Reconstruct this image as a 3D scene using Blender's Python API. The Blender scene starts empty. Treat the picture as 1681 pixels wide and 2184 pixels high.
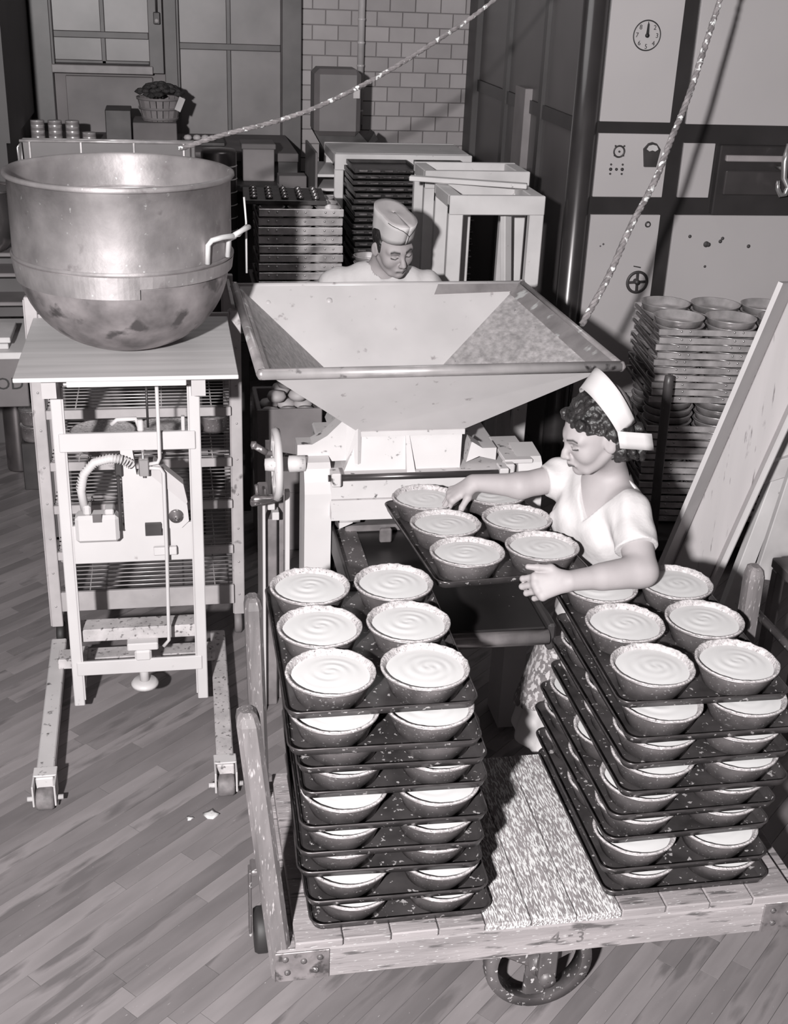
import bpy, bmesh, math, random
import numpy as np
from mathutils import Vector, Matrix, Euler
random.seed(7)
SC = bpy.context.scene
COL = SC.collection
PI = math.pi
# ------------------------------------------------------------------ camera, world, lights, exposure
TH, RO, YAW, H = math.radians(24.2), math.radians(2.4), math.radians(11.0), 2.6
fw0 = Vector((math.sin(YAW), math.cos(YAW), 0)); r0 = Vector((math.cos(YAW), -math.sin(YAW), 0)); u0 = Vector((0, 0, 1))
F_ = fw0*math.cos(TH) - u0*math.sin(TH); U_ = fw0*math.sin(TH) + u0*math.cos(TH)
RX = r0*math.cos(RO) + U_*math.sin(RO); UP = -(r0*math.sin(RO) - U_*math.cos(RO))
cd = bpy.data.cameras.new('camera'); cam = bpy.data.objects.new('camera', cd); COL.objects.link(cam)
cam.matrix_world = Matrix(((RX.x, UP.x, -F_.x, 0), (RX.y, UP.y, -F_.y, 0), (RX.z, UP.z, -F_.z, H), (0, 0, 0, 1)))
cd.sensor_fit = 'HORIZONTAL'; cd.sensor_width = 36; cd.lens = 2600.0/1681*36; cd.clip_start = .05
SC.camera = cam
w = bpy.data.worlds.new('world'); SC.world = w; w.use_nodes = True
w.node_tree.nodes['Background'].inputs[0].default_value = (1.0, .93, .94, 1); w.node_tree.nodes['Background'].inputs[1].default_value = .07
def lamp(name, kind, loc, to, energy, size, **kw):
    l = bpy.data.lights.new(name, kind); o = bpy.data.objects.new(name, l); COL.objects.link(o); o.location = loc
    o.rotation_euler = (Vector(to)-Vector(loc)).to_track_quat('-Z', 'Y').to_euler(); l.energy = energy
    if kind == 'AREA': l.shape = 'DISK'; l.size = size
    else: l.shadow_soft_size = size
    for k, v in kw.items(): setattr(l, k, v)
    return o
lamp('flash_lamp', 'SPOT', (-.95, -1.0, 3.05), (.75, 4.0, .9), 2250, .07, spot_size=math.radians(95), spot_blend=.6, color=(1, .985, .98))
lamp('overhead_fill', 'AREA', (.9, 5.6, 3.5), (.9, 5.6, 0), 10, 1.2)  # added overhead fill with no fixture of its own; eases the flash falloff
SC.view_settings.view_transform = 'Standard'; SC.view_settings.look = 'None'; SC.view_settings.gamma = 1
SC.view_settings.exposure = 0; SC.view_settings.use_curve_mapping = False

# ------------------------------------------------------------------ materials
def grey(g):
    t = max(0, min(1, (g-.25)/.45))
    return (g*(1.05-.05*t), g*(.955+.045*t), g*(.975+.022*t), 1)
MATS = {}
def mat(name, g, rough=.6, metal=0., var=.15, scale=6, st=(1, 1, 1), spk=0, spk_s=90, spk_g=.75, spk_soft=.05, stain=0, stain_s=9, stain_g=.08, bump=0., bump_s=None, isl=0., attr=None, coat=0., spec=None, aniso=0):
    if name in MATS: return MATS[name]
    m = bpy.data.materials.new(name); m.use_nodes = True; nt = m.node_tree; N = nt.nodes; L = nt.links
    b = N['Principled BSDF']
    if aniso:
        tg_ = N.new('ShaderNodeTangent'); tg_.direction_type = 'RADIAL'; tg_.axis = 'Z'; L.new(tg_.outputs[0], b.inputs['Tangent']); b.inputs['Anisotropic'].default_value = aniso; b.inputs['Anisotropic Rotation'].default_value = .25
    b.inputs['Roughness'].default_value = rough; b.inputs['Metallic'].default_value = metal
    if coat: b.inputs['Coat Weight'].default_value = coat; b.inputs['Coat Roughness'].default_value = .12
    if spec is not None: b.inputs['Specular IOR Level'].default_value = spec
    tc = N.new('ShaderNodeTexCoord'); mp = N.new('ShaderNodeMapping'); mp.inputs['Scale'].default_value = st
    L.new(tc.outputs['Object'], mp.inputs[0])
    oi = N.new('ShaderNodeObjectInfo'); ge = N.new('ShaderNodeNewGeometry')
    ad = N.new('ShaderNodeVectorMath'); ad.operation = 'ADD'; L.new(mp.outputs[0], ad.inputs[0])
    mu = N.new('ShaderNodeMath'); mu.operation = 'MULTIPLY'; mu.inputs[1].default_value = 37; L.new(oi.outputs['Random'], mu.inputs[0])
    L.new(mu.outputs[0], ad.inputs[1])
    def noise(s, det=4):
        n = N.new('ShaderNodeTexNoise'); n.inputs['Scale'].default_value = s; n.inputs['Detail'].default_value = det; L.new(ad.outputs[0], n.inputs[0]); return n.outputs[0]
    def rng(sock, a, b_, c, d):
        r = N.new('ShaderNodeMapRange'); r.inputs[1].default_value = a; r.inputs[2].default_value = b_; r.inputs[3].default_value = c; r.inputs[4].default_value = d
        L.new(sock, r.inputs[0]); return r.outputs[0]
    def mth(op, a, b_):
        r = N.new('ShaderNodeMath'); r.operation = op
        for i, s in enumerate((a, b_)):
            if isinstance(s, (int, float)): r.inputs[i].default_value = s
            else: L.new(s, r.inputs[i])
        return r.outputs[0]
    n1 = noise(scale)
    v = rng(n1, .3, .7, 1-var, 1+var)
    if isl:
        s = mth('FRACT', mth('ADD', oi.outputs['Random'], ge.outputs['Random Per Island']), 0)
        v = mth('MULTIPLY', v, rng(s, 0, 1, 1-isl, 1+isl))
    def mix(fac, a, b_):
        x = N.new('ShaderNodeMix'); x.data_type = 'RGBA'
        if isinstance(fac, (int, float)): x.inputs[0].default_value = fac
        else: L.new(fac, x.inputs[0])
        for i, s in ((6, a), (7, b_)):
            if isinstance(s, tuple): x.inputs[i].default_value = s
            else: L.new(s, x.inputs[i])
        return x.outputs[2]
    vm = N.new('ShaderNodeVectorMath'); vm.operation = 'SCALE'; vm.inputs[0].default_value = grey(g)[:3]; L.new(v, vm.inputs['Scale'])
    c = vm.outputs[0]
    if stain: c = mix(rng(noise(stain_s, 6), 1-stain, 1-stain+.08, 0, 1), c, grey(stain_g))
    if spk: c = mix(rng(noise(spk_s, 2), 1-spk, 1-spk+spk_soft, 0, 1), c, grey(spk_g))
    if attr:
        a = N.new('ShaderNodeAttribute'); a.attribute_name = attr
        x = N.new('ShaderNodeMix'); x.data_type = 'RGBA'; x.blend_type = 'MULTIPLY'; x.inputs[0].default_value = 1; L.new(c, x.inputs[6]); L.new(a.outputs['Color'], x.inputs[7]); c = x.outputs[2]
    L.new(c, b.inputs['Base Color'])
    if bump:
        bp = N.new('ShaderNodeBump'); bp.inputs['Strength'].default_value = 1; bp.inputs['Distance'].default_value = bump
        L.new(noise(bump_s or scale*4, 5), bp.inputs['Height']); L.new(bp.outputs[0], b.inputs['Normal'])
    MATS[name] = m; return m
WHITE = mat('white_enamel', .48, .42, var=.04, scale=5, stain=.28, stain_s=14, stain_g=.25)
WHITE_W = mat('white_enamel_worn', .47, .45, var=.08, scale=6, stain=.39, stain_s=30, stain_g=.07)
WHITE_S = mat('white_enamel_speckled', .40, .6, var=.25, scale=14, stain=.42, stain_s=60, stain_g=.12)
PAINTW = mat('old_white_paint', .50, .6, var=.12, scale=5, stain=.30, stain_s=30, stain_g=.14)
HOPM = mat('hopper_enamel', .46, .38, var=.07, scale=5, stain=.34, stain_s=26, stain_g=.27)
HOPF = mat('hopper_batter_film', .40, .5, var=.30, scale=20, st=(1, 1, 4), bump=.004, bump_s=26, stain=.33, stain_s=18, stain_g=.12)
HOPR = mat('hopper_rim_metal', .34, .35, .45, var=.25, scale=10, stain=.4, stain_s=14, stain_g=.75)
BOWLM = mat('tinned_steel', .36, .60, .6, aniso=.7, var=.25, scale=9, spk=.30, spk_s=50, spk_g=.6, stain=.36, stain_s=12, stain_g=.26, bump=.0012, bump_s=30)
BOWLB = mat('tinned_steel_soiled', .26, .55, .5, var=.5, scale=9, stain=.42, stain_s=11, stain_g=.1, bump=.001, bump_s=24)
TINM = mat('dull_tin', .21, .42, .45, var=.35, scale=14, spk=.36, spk_s=130, spk_g=.5)
CRUST = mat('crumb_crust', .38, .9, var=.3, scale=90, stain=.40, stain_s=150, stain_g=.13, spk=.36, spk_s=200, spk_g=.6, bump=.003, bump_s=160)
FILL = mat('cream_filling', .60, .36, var=.03, scale=5, spec=.5)
TRAYM = mat('dark_tray_steel', .055, .38, .35, var=.4, scale=12, spk=.36, spk_s=70, spk_g=.45, spk_soft=.04)
STRAPM = mat('pan_steel', .42, .30, .4, var=.35, scale=14)
STRAPD = mat('pan_steel_dark', .14, .34, .4, var=.35, scale=14)
DARKPAN = mat('black_pan_steel', .035, .4, .5, var=.5, scale=14)
DARK = mat('dark_iron', .045, .5, .3, var=.3, scale=10)
BLACK = mat('black_rubber', .02, .6, var=.3)
IRONF = mat('floury_iron', .10, .5, .3, var=.4, scale=9, spk=.37, spk_s=80, spk_g=.5)
CARTW = mat('cart_wood', .25, .7, var=.25, scale=5, st=(.4, 3, 3), stain=.42, stain_s=24, stain_g=.09, spk=.33, spk_s=120, spk_g=.6, bump=.002, bump_s=30)
POSTW = mat('cart_post_wood', .12, .6, var=.45, scale=7, st=(3, 3, .5), spk=.38, spk_s=70, spk_g=.36, spk_soft=.12)
DECKW = mat('floured_deck_wood', .20, .85, var=.2, scale=6, st=(4, .6, 2), spk=.52, spk_s=75, spk_g=.64, spk_soft=.10)
FLOORM = mat('worn_floor_wood', .185, .50, var=.20, scale=3, st=(.8, 4, 1), isl=.24, spk=.25, spk_s=75, spk_g=.5, stain=.44, stain_s=3.0, stain_g=.12)
BOARDW = mat('plywood', .52, .55, var=.13, scale=4, st=(.35, 8, 2))
FRAMEW = mat('rack_painted', .36, .5, var=.15, scale=8, stain=.35, stain_s=16, stain_g=.12)
WIREM = mat('rack_wire', .42, .35, .4)
WALLW = mat('window_frame_paint', .085, .5, var=.2, scale=6, stain=.3)
WALLB = mat('wall_grey_paint', .17, .7, var=.15, scale=3)
WALLD = mat('wall_dark_paint', .06, .6, var=.15, scale=3)
PANE = mat('frosted_pane', .15, .4, var=.3, scale=2.5)
TILE = mat('glazed_tile', .30, .32, var=.08, scale=5, isl=.10)
GROUT = mat('grout', .12, .8)
PIPEM = mat('white_pipe', .42, .35)
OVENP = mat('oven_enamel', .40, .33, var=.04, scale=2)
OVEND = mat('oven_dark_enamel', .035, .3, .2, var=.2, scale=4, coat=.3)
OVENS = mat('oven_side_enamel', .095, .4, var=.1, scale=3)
INK = mat('black_ink', .015, .6)
SKIN = mat('skin', .30, .6, var=.04, scale=20, attr='tone', spec=.35)
CLOTH = mat('white_cotton', .47, .85, var=.03, scale=10, bump=.006, bump_s=14)
CAPM = mat('white_cap_cotton', .48, .7, var=.03)
NETM = mat('grey_net', .20, .8, var=.2, scale=40)
HAIR = mat('dark_hair', .018, .42, var=.6, scale=30, bump=.006, bump_s=70, spk=.3, spk_s=60, spk_g=.05)
APRON = mat('mottled_cloth', .16, .9, var=.4, scale=14, spk=.48, spk_s=60, spk_g=.42, bump=.002)
ROPEM = mat('floury_rope', .20, .8, var=.4, scale=30, spk=.40, spk_s=40, spk_g=.75, bump=.004, bump_s=60)
CARD = mat('grey_cardboard', .12, .8, var=.15, scale=6)
WICKER = mat('basket_splint', .18, .7, var=.2, scale=10)
LEAF = mat('dark_leaves', .03, .7, var=.6, scale=30, bump=.01)
TROUGH = mat('pale_trough_wood', .38, .65, var=.08, scale=3, st=(4, 1, .4), stain=.36, stain_s=22, stain_g=.16)
DOUGH = mat('dough', .38, .6, var=.1)
CAN = mat('polished_can', .40, .25, .9, var=.15)

# ------------------------------------------------------------------ mesh helpers
def V(*a): return Vector(a)
class MB:
    def __init__(s): s.v = []; s.f = []; s.sm = []
    def add(s, vs, fs, sm=False):
        o = len(s.v); s.v += [tuple(p) for p in vs]; s.f += [tuple(i+o for i in f) for f in fs]; s.sm += [sm]*len(fs); return s
    def box(s, x0, x1, y0, y1, z0, z1, M=None):
        vs = [Vector((x, y, z)) for z in (z0, z1) for y in (y0, y1) for x in (x0, x1)]
        if M is not None: vs = [M @ p for p in vs]
        return s.add(vs, [(0, 2, 3, 1), (4, 5, 7, 6), (0, 1, 5, 4), (2, 6, 7, 3), (0, 4, 6, 2), (1, 3, 7, 5)])
    def cb(s, x0, x1, y0, y1, z0, z1, c=.004, M=None):      # box with chamfered edges
        P = []; cx, cy, cz = (x0+x1)/2, (y0+y1)/2, (z0+z1)/2; hx, hy, hz = abs(x1-x0)/2, abs(y1-y0)/2, abs(z1-z0)/2
        c = min(c, hx*.6, hy*.6, hz*.6); idx = {}
        for sx in (-1, 1):
            for sy in (-1, 1):
                for sz in (-1, 1):
                    for k, d in enumerate(((0, c, c), (c, 0, c), (c, c, 0))):
                        idx[(sx, sy, sz, k)] = len(P); P.append(Vector((cx+sx*(hx-d[0]), cy+sy*(hy-d[1]), cz+sz*(hz-d[2]))))
        Fs = []
        def g(*t): return idx[t]
        for a in (-1, 1):
            q = lambda l: l if a > 0 else l[::-1]
            Fs.append(q([g(a, -1, -1, 0), g(a, 1, -1, 0), g(a, 1, 1, 0), g(a, -1, 1, 0)]))
            Fs.append(q([g(-1, a, -1, 1), g(-1, a, 1, 1), g(1, a, 1, 1), g(1, a, -1, 1)]))
            Fs.append(q([g(-1, -1, a, 2), g(1, -1, a, 2), g(1, 1, a, 2), g(-1, 1, a, 2)]))
        for a in (-1, 1):
            for b in (-1, 1):
                q = lambda l: l if a*b > 0 else l[::-1]
                Fs.append(q([g(-1, a, b, 1), g(-1, a, b, 2), g(1, a, b, 2), g(1, a, b, 1)]))
                Fs.append(q([g(a, -1, b, 2), g(a, -1, b, 0), g(a, 1, b, 0), g(a, 1, b, 2)]))
                Fs.append(q([g(a, b, -1, 0), g(a, b, -1, 1), g(a, b, 1, 1), g(a, b, 1, 0)]))
                for c_ in (-1, 1):
                    t = [g(a, b, c_, 0), g(a, b, c_, 1), g(a, b, c_, 2)]; Fs.append(t if a*b*c_ > 0 else t[::-1])
        if M is not None: P = [M @ p for p in P]
        return s.add(P, Fs)
    def bar(s, p, q, wdt, hgt, up=(0, 0, 1), c=.003):
        p, q = Vector(p), Vector(q); d = (q-p); l = d.length; d.normalize(); sd = d.cross(Vector(up))
        if sd.length < 1e-4: sd = d.cross(Vector((0, 1, 0)))
        sd.normalize(); u = sd.cross(d)
        M = Matrix(((d.x, sd.x, u.x, p.x), (d.y, sd.y, u.y, p.y), (d.z, sd.z, u.z, p.z), (0, 0, 0, 1)))
        return s.cb(0, l, -wdt/2, wdt/2, -hgt/2, hgt/2, c, M)
    def tube(s, pts, r, n=12, caps=True, closed=False):
        pts = [Vector(p) for p in pts]; m = len(pts); rs = r if isinstance(r, (list, tuple)) else [r]*m
        vs = []; t0 = None; nrm = None
        for i, p in enumerate(pts):
            if closed: t = pts[(i+1) % m]-pts[i-1]
            else: t = pts[min(i+1, m-1)]-pts[max(i-1, 0)]
            t.normalize()
            if nrm is None: nrm = t.orthogonal().normalized()
            else: nrm = (nrm - t*nrm.dot(t)).normalized()
            b = t.cross(nrm)
            vs += [p + (nrm*math.cos(2*PI*k/n)+b*math.sin(2*PI*k/n))*rs[i] for k in range(n)]
        fs = []
        for i in range(m if closed else m-1):
            j = (i+1) % m
            fs += [(i*n+k, i*n+(k+1) % n, j*n+(k+1) % n, j*n+k) for k in range(n)]
        o = len(s.v); s.add(vs, fs, True)
        if caps and not closed:
            s.f.append(tuple(o+k for k in range(n))[::-1]); s.f.append(tuple(o+(m-1)*n+k for k in range(n))); s.sm += [False, False]
        return s
    def lathe(s, prof, n=40, c=(0, 0, 0), axis='z', cap0=False, cap1=False, fn=None):
        vs = []
        for (r, z) in prof:
            for k in range(n):
                a = 2*PI*k/n; rr, zz = (r, z) if fn is None else fn(r, z, a)
                p = (rr*math.cos(a), rr*math.sin(a), zz)
                if axis == 'x': p = (p[2], p[0], p[1])
                if axis == 'y': p = (p[1], p[2], p[0])
                vs.append((p[0]+c[0], p[1]+c[1], p[2]+c[2]))
        m = len(prof); fs = []
        for i in range(m-1):
            fs += [(i*n+k, i*n+(k+1) % n, (i+1)*n+(k+1) % n, (i+1)*n+k) for k in range(n)]
        o = len(s.v); s.add(vs, fs, True)
        if cap0: s.f.append(tuple(o+k for k in range(n))[::-1]); s.sm.append(False)
        if cap1: s.f.append(tuple(o+(m-1)*n+k for k in range(n))); s.sm.append(False)
        return s
    def prism(s, pts, off, M=None):                         # polygon pts (3d) extruded by vector off
        pts = [Vector(p) for p in pts]; off = Vector(off); n = len(pts); vs = pts+[p+off for p in pts]
        if M is not None: vs = [M @ p for p in vs]
        return s.add(vs, [tuple(range(n))[::-1], tuple(range(n, 2*n))]+[(k, (k+1) % n, (k+1) % n+n, k+n) for k in range(n)])
    def mesh(s, name):
        me = bpy.data.meshes.new(name); me.from_pydata(s.v, [], s.f); me.polygons.foreach_set('use_smooth', s.sm)
        bm = bmesh.new(); bm.from_mesh(me); bmesh.ops.recalc_face_normals(bm, faces=bm.faces); bm.to_mesh(me); bm.free(); me.update(); return me
    def build(s, name, m, parent=None, loc=None, rot=None):
        return link(name, s.mesh(name), m, parent, loc, rot)
def link(name, me, m, parent=None, loc=None, rot=None):
    if m is not None and not me.materials: me.materials.append(m)
    o = bpy.data.objects.new(name, me); COL.objects.link(o)
    if parent is not None: o.parent = parent
    if loc is not None: o.location = loc
    if rot is not None: o.rotation_euler = rot
    return o
def tag(o, label, cat, group=None, kind=None):
    if label: o['label'] = label
    if cat: o['category'] = cat
    if group: o['group'] = group
    if kind: o['kind'] = kind
    return o
def thing(name, label, cat, loc=(0, 0, 0), rot=(0, 0, 0), group=None):
    o = bpy.data.objects.new(name, None); COL.objects.link(o); o.location = loc; o.rotation_euler = rot; o.empty_display_size = .05
    return tag(o, label, cat, group)
def struct(o): o['kind'] = 'structure'; return o
KIDS = {}
def copy_tree(root, label, loc, rot=(0, 0, 0), group=None, sc=None):
    c = root.copy(); COL.objects.link(c); c.location = loc; c.rotation_euler = rot; c['label'] = label
    if group: c['group'] = group
    if sc: c.scale = sc
    if root not in KIDS: KIDS[root] = [(k, [g for g in k.children]) for k in root.children]
    for k, gs in KIDS[root]:
        d = k.copy(); COL.objects.link(d); d.parent = c
        for g in gs: e = g.copy(); COL.objects.link(e); e.parent = d
    return c
def text_mesh(txt, size, ext=.0006, font_scale=1.0):
    cu = bpy.data.curves.new('t', 'FONT'); cu.body = txt; cu.size = size; cu.extrude = ext; cu.align_x = 'CENTER'; cu.align_y = 'CENTER'; cu.resolution_u = 3
    o = bpy.data.objects.new('t', cu); COL.objects.link(o); bpy.context.view_layer.update()
    me = bpy.data.meshes.new_from_object(o.evaluated_get(bpy.context.evaluated_depsgraph_get())); bpy.data.objects.remove(o); me.materials.clear(); return me
ORD = ['top', 'second', 'third', 'fourth', 'fifth', 'sixth', 'seventh', 'eighth', 'ninth', 'tenth', 'eleventh', 'twelfth', 'thirteenth', 'fourteenth', 'fifteenth', 'sixteenth', 'seventeenth', 'eighteenth', 'nineteenth', 'twentieth', 'twenty-first', 'twenty-second', 'twenty-third', 'twenty-fourth', 'twenty-fifth', 'twenty-sixth', 'twenty-seventh', 'twenty-eighth']

# ------------------------------------------------------------------ room shell
base = MB().box(-1.6, 4.4, -1.8, 8.6, -.06, -.016).build('floor', GROUT); struct(base)
def build_floor():
    ang = math.radians(42); ca, sa = math.cos(ang), math.sin(ang); W = .0575
    items = []
    rows = range(-160, 160)
    for r in rows:
        v = r*W; u = -8 + random.random()
        while u < 12:
            L_ = random.choice((.5, .7, .9, 1.1, 1.3)); a, b = u, u+L_; u = b
            cx, cy = (a+b)/2, v+W/2
            x, y = cx*ca-cy*sa, cx*sa+cy*ca
            if -1.4 < x < 4.2 and 1.4 < y < 8.4: items.append((L_, x, y))
    def key(t):
        L_, x, y = t; vis = (y < 3.0) or (x < .35 and y < 5.6)
        return (0 if vis else 1, y)
    items.sort(key=key)
    meshes = {}
    st = MB()
    for i, (L_, x, y) in enumerate(items):
        if i < 300:
            if L_ not in meshes: meshes[L_] = MB().box(-L_/2+.0008, L_/2-.0008, -W/2+.0006, W/2-.0006, -.018, 0).mesh('plank')
            link('plank', meshes[L_], FLOORM, base, (x, y, random.uniform(-.0006, 0)), (0, 0, ang))
        else:
            M = Matrix.Translation((x*ca+y*sa, -x*sa+y*ca, 0))
            st.box(-L_/2+.0008, L_/2-.0008, -W/2+.0006, W/2-.0006, -.018, -.0003, M)
    o = st.build('planks', FLOORM, base, (0, 0, 0), (0, 0, ang)); o['kind'] = 'stuff'
build_floor()
ceil = struct(MB().box(-1.6, 4.4, -.5, 8.6, 3.6, 3.66).build('ceiling', WALLB))
wb = struct(MB().box(-1.6, .885, 8.4, 8.5, 0, 3.6).box(.885, 2.1, 8.42, 8.5, 0, 3.6).build('wall_back', WALLB))
for z in range(0, 17):                                   # glazed tiles, each its own piece
    zz = 1.30+z*.0925; k = 0; x = .885 - (.085 if z % 2 else 0)
    while x < 2.06:
        x0, x1 = max(x, .887), min(x+.168, 2.06)
        if x1-x0 > .02:
            key = round(x1-x0, 3)
            me = KIDS.setdefault(('tile', key), None) or MB().cb(0, x1-x0-.005, -.016, 0, 0, .0875, .002).mesh('tile'); KIDS[('tile', key)] = me
            link('tile', me, TILE, wb, (x0, 8.422-random.random()*.002, zz))
        x += .168
tp = MB().box(-.86, -.80, 6.9, 8.4, 1.66, 3.6).build('wall_left', WALLD); struct(tp)
MB().box(-.87, -.82, 6.9, 8.4, 0, 1.66).build('panel', WALLD, tp)
MB().box(-1.5, -1.44, 1.5, 6.9, 0, 3.6).box(-1.5, -.87, 6.84, 6.9, 0, 3.6).build('panel', WALLD, tp)
# windows on the back wall
def window(name, x0, x1, z0, mull, rail, yb=8.4, zt=3.2, low=None):
    fr = struct(MB().cb(x0-.09, x0, yb-.07, yb, z0-.05, zt).cb(x1, x1+.09, yb-.07, yb, z0-.05, zt).build(name, WALLW))
    if low is not None: MB().cb(x0-.02, x1+.02, yb-.10, yb, z0-.055, z0-.005).build('sill', mat('sill_paint', .20, .5, var=.2, scale=9), fr)
    MB().cb(x0, x1, yb-.045, yb, rail-.02, rail+.02).build('rail', WALLW, fr)
    MB().cb(mull-.014, mull+.014, yb-.04, yb, z0, zt).build('muntin', WALLW, fr)
    MB().cb(x0, x1, yb-.04, yb, z0, z0+.02).build('bottom_rail', WALLW, fr)
    for a, b in ((x0, mull-.014), (mull+.014, x1)):
        for c, d in ((z0+.02, rail-.02), (rail+.02, zt)):
            MB().box(a, b, yb-.02, yb-.012, c, d).build('pane', PANE, fr)
    return fr
window('window_1', -.655, -.075, 1.955, -.355, 2.125, low=1)
window('window_2', .115, .755, 1.50, .425, 2.075)
t1 = struct(MB().cb(-.79, -.67, 8.32, 8.4, 1.2, 3.2).build('trim_1', mat('trim_paint', .08, .45, var=.2)))
t2 = struct(MB().cb(.02, .10, 8.31, 8.4, 1.2, 3.2).cb(.76, .885, 8.30, 8.42, 1.2, 3.2).build('trim_2', WALLW))
t3 = struct(MB().cb(-.6, -.06, 8.36, 8.4, 1.2, 1.88).build('trim_3', mat('apron_panel', .15, .6, var=.25, scale=3)))
pp = tag(MB().tube([(1.273, 8.33, 1.62), (1.273, 8.33, 3.59)], .022, 14).build('pipe', PIPEM), 'white vertical pipe running up the glazed tile wall', 'pipe')
for k in range(11): MB().lathe([(.023, 0), (.025, .002), (.025, .012), (.023, .014)], 14, (1.273, 8.33, 1.7+k*.14)).build('ring', PIPEM, pp)
# window latch box between windows
wl = thing('window_latch', 'small dark hasp hanging on the post between the windows', 'latch', (-.02, 8.3, 2.2))
MB().cb(-.02, .02, -.015, .015, 0, .07).build('plate', DARK, wl); MB().tube([(0, 0, .07), (0, 0, .3)], .006, 8).build('rod', DARK, wl); MB().lathe([(.001, -.03), (.013, -.025), (.013, -.02), (.001, -.018)], 12, (0, 0, .02), 'y').build('screw', PIPEM, wl)

# ------------------------------------------------------------------ pie tins and sheet trays
RT, RBs, PH = .1055, .083, .0605
def make_pie():
    root = thing('pie_tin', 'x', 'pie', (0, 0, -5))
    MB().lathe([(0.001, .0), (RBs, 0), (RT-.003, PH-.006), (RT-.001, PH-.003), (RT+.002, PH-.004), (RT+.0035, PH-.001), (RT+.001, PH+.001), (RT-.003, PH), (RT-.006, PH-.006), (RBs-.003, .012)], 44).build('tin', TINM, root)
    rn = random.Random(3)
    ns = [rn.random() for _ in range(56)]
    def fn(r, z, a):
        k = int(a/(2*PI)*56+.5) % 56; n_ = ns[k]
        if z > PH-.002: return r+.0022*(n_-.5), z+.0026*n_
        if z < PH-.03: return r, z
        return r+.002*(n_-.5), z
    MB().lathe([(RT+.0025, PH+.0002), (RT-.0005, PH+.003), (RT-.004, PH+.002), (RT-.0095, PH-.006), (RT-.018, PH-.022), (RT-.024, PH-.034)], 56, fn=fn).build('crust', CRUST, root)
    cen = (rn.uniform(-.01, .01), rn.uniform(-.01, .01))
    vs = []; fs = []; n = 56; rings = 18; R_ = RT-.0112
    for i in range(rings+1):
        r = R_*i/rings
        for k in range(n):
            a = 2*PI*k/n; sp = math.sin(a*1.0+r*230)
            env = max(0, 1-(r/(R_*.98))**2)
            z = PH-.0095 + (.0011*sp*(.6+.4*math.sin(a*2+1)))*env*(1 if r > .01 else r/.01) + .004*env
            vs.append((r*math.cos(a)*1.0+cen[0]*env, r*math.sin(a)+cen[1]*env, z))
    for i in range(rings):
        fs += [(i*n+k, i*n+(k+1) % n, (i+1)*n+(k+1) % n, (i+1)*n+k) for k in range(n)]
    MB().add(vs, fs, True).build('filling', FILL, root)
    return root
TW, TL = .455, .635
def rrect(w_, l_, r, z, n=5):
    pts = []
    for cx, cy, a0 in ((w_/2-r, l_/2-r, 0), (-w_/2+r, l_/2-r, PI/2), (-w_/2+r, -l_/2+r, PI), (w_/2-r, -l_/2+r, 1.5*PI)):
        for k in range(n+1):
            a = a0+PI/2*k/n; pts.append((cx+r*math.cos(a), cy+r*math.sin(a), z))
    return pts
def make_tray():
    root = thing('baking_tray', 'x', 'tray', (0, 0, -5))
    loops = [rrect(TW-.03, TL-.03, .02, .0), rrect(TW-.014, TL-.014, .028, .003), rrect(TW-.004, TL-.004, .032, .017), rrect(TW+.003, TL+.003, .034, .020), rrect(TW+.004, TL+.004, .034, .0165), rrect(TW+.000, TL+.000, .033, .013), rrect(TW-.010, TL-.010, .028, -.0005), rrect(TW-.028, TL-.028, .02, -.0015)]
    n = len(loops[0]); vs = [p for l in loops for p in l]; fs = []
    for i in range(len(loops)-1): fs += [(i*n+k, i*n+(k+1) % n, (i+1)*n+(k+1) % n, (i+1)*n+k) for k in range(n)]
    m = MB().add(vs, fs, True); m.add(loops[0], [tuple(range(n))]); m.add(loops[-1], [tuple(range(n))[::-1]])
    m.build('pan', TRAYM, root)
    wire = MB(); wire.tube(rrect(TW+.003, TL+.003, .034, .0195), .0026, 8, closed=True); wire.build('rolled_rim', mat('tray_rim', .10, .3, .7, var=.4, scale=20), root)
    return root
PIE, TRAY = make_pie(), make_tray()
used = {'p': False, 't': False}
def place(proto, key, label, loc, rot, group):
    if not used[key]:
        used[key] = True
        if proto not in KIDS: KIDS[proto] = [(k, []) for k in proto.children]
        proto.location = loc; proto.rotation_euler = rot; proto['label'] = label; proto['group'] = group; return proto
    return copy_tree(proto, label, loc, rot, group)
def loaded_tray(x0, y0, z, yaw, tilt, tname, where, gp, gt, jit=.004, sy=.2195, sx=.2290, ystart=.098):
    # x0,y0 = front left corner; local +y runs to the back
    R = Matrix.Rotation(yaw, 4, 'Z') @ Matrix.Rotation(tilt, 4, 'X')
    o = Vector((x0, y0, z)); c = o + R @ Vector((TW/2, TL/2, 0)); e = R.to_euler()
    place(TRAY, 't', tname, c, e, gt)
    for i, row in enumerate(('front', 'middle', 'back')):
        for j, side in enumerate(('left', 'right')):
            p = o + R @ Vector((TW/2+(j-.5)*sx+random.uniform(-1, 1)*jit*.1, ystart+i*sy+random.uniform(-1, 1)*jit*.1, .0032))
            ee = (R @ Matrix.Rotation(random.uniform(-.9, .9), 4, 'Z')).to_euler()
            place(PIE, 'p', 'cream pie at the %s %s of %s' % (row, side, where), p, ee, gp)
LX = [(.229, 2.366, 0), (.230, 2.323, -.03), (.254, 2.349, -.03), (.262, 2.349, -.02), (.258, 2.312, -.02), (.252, 2.307, -.03), (.254, 2.322, -.04), (.272, 2.297, -.01), (.284, 2.295, 0)]
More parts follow.
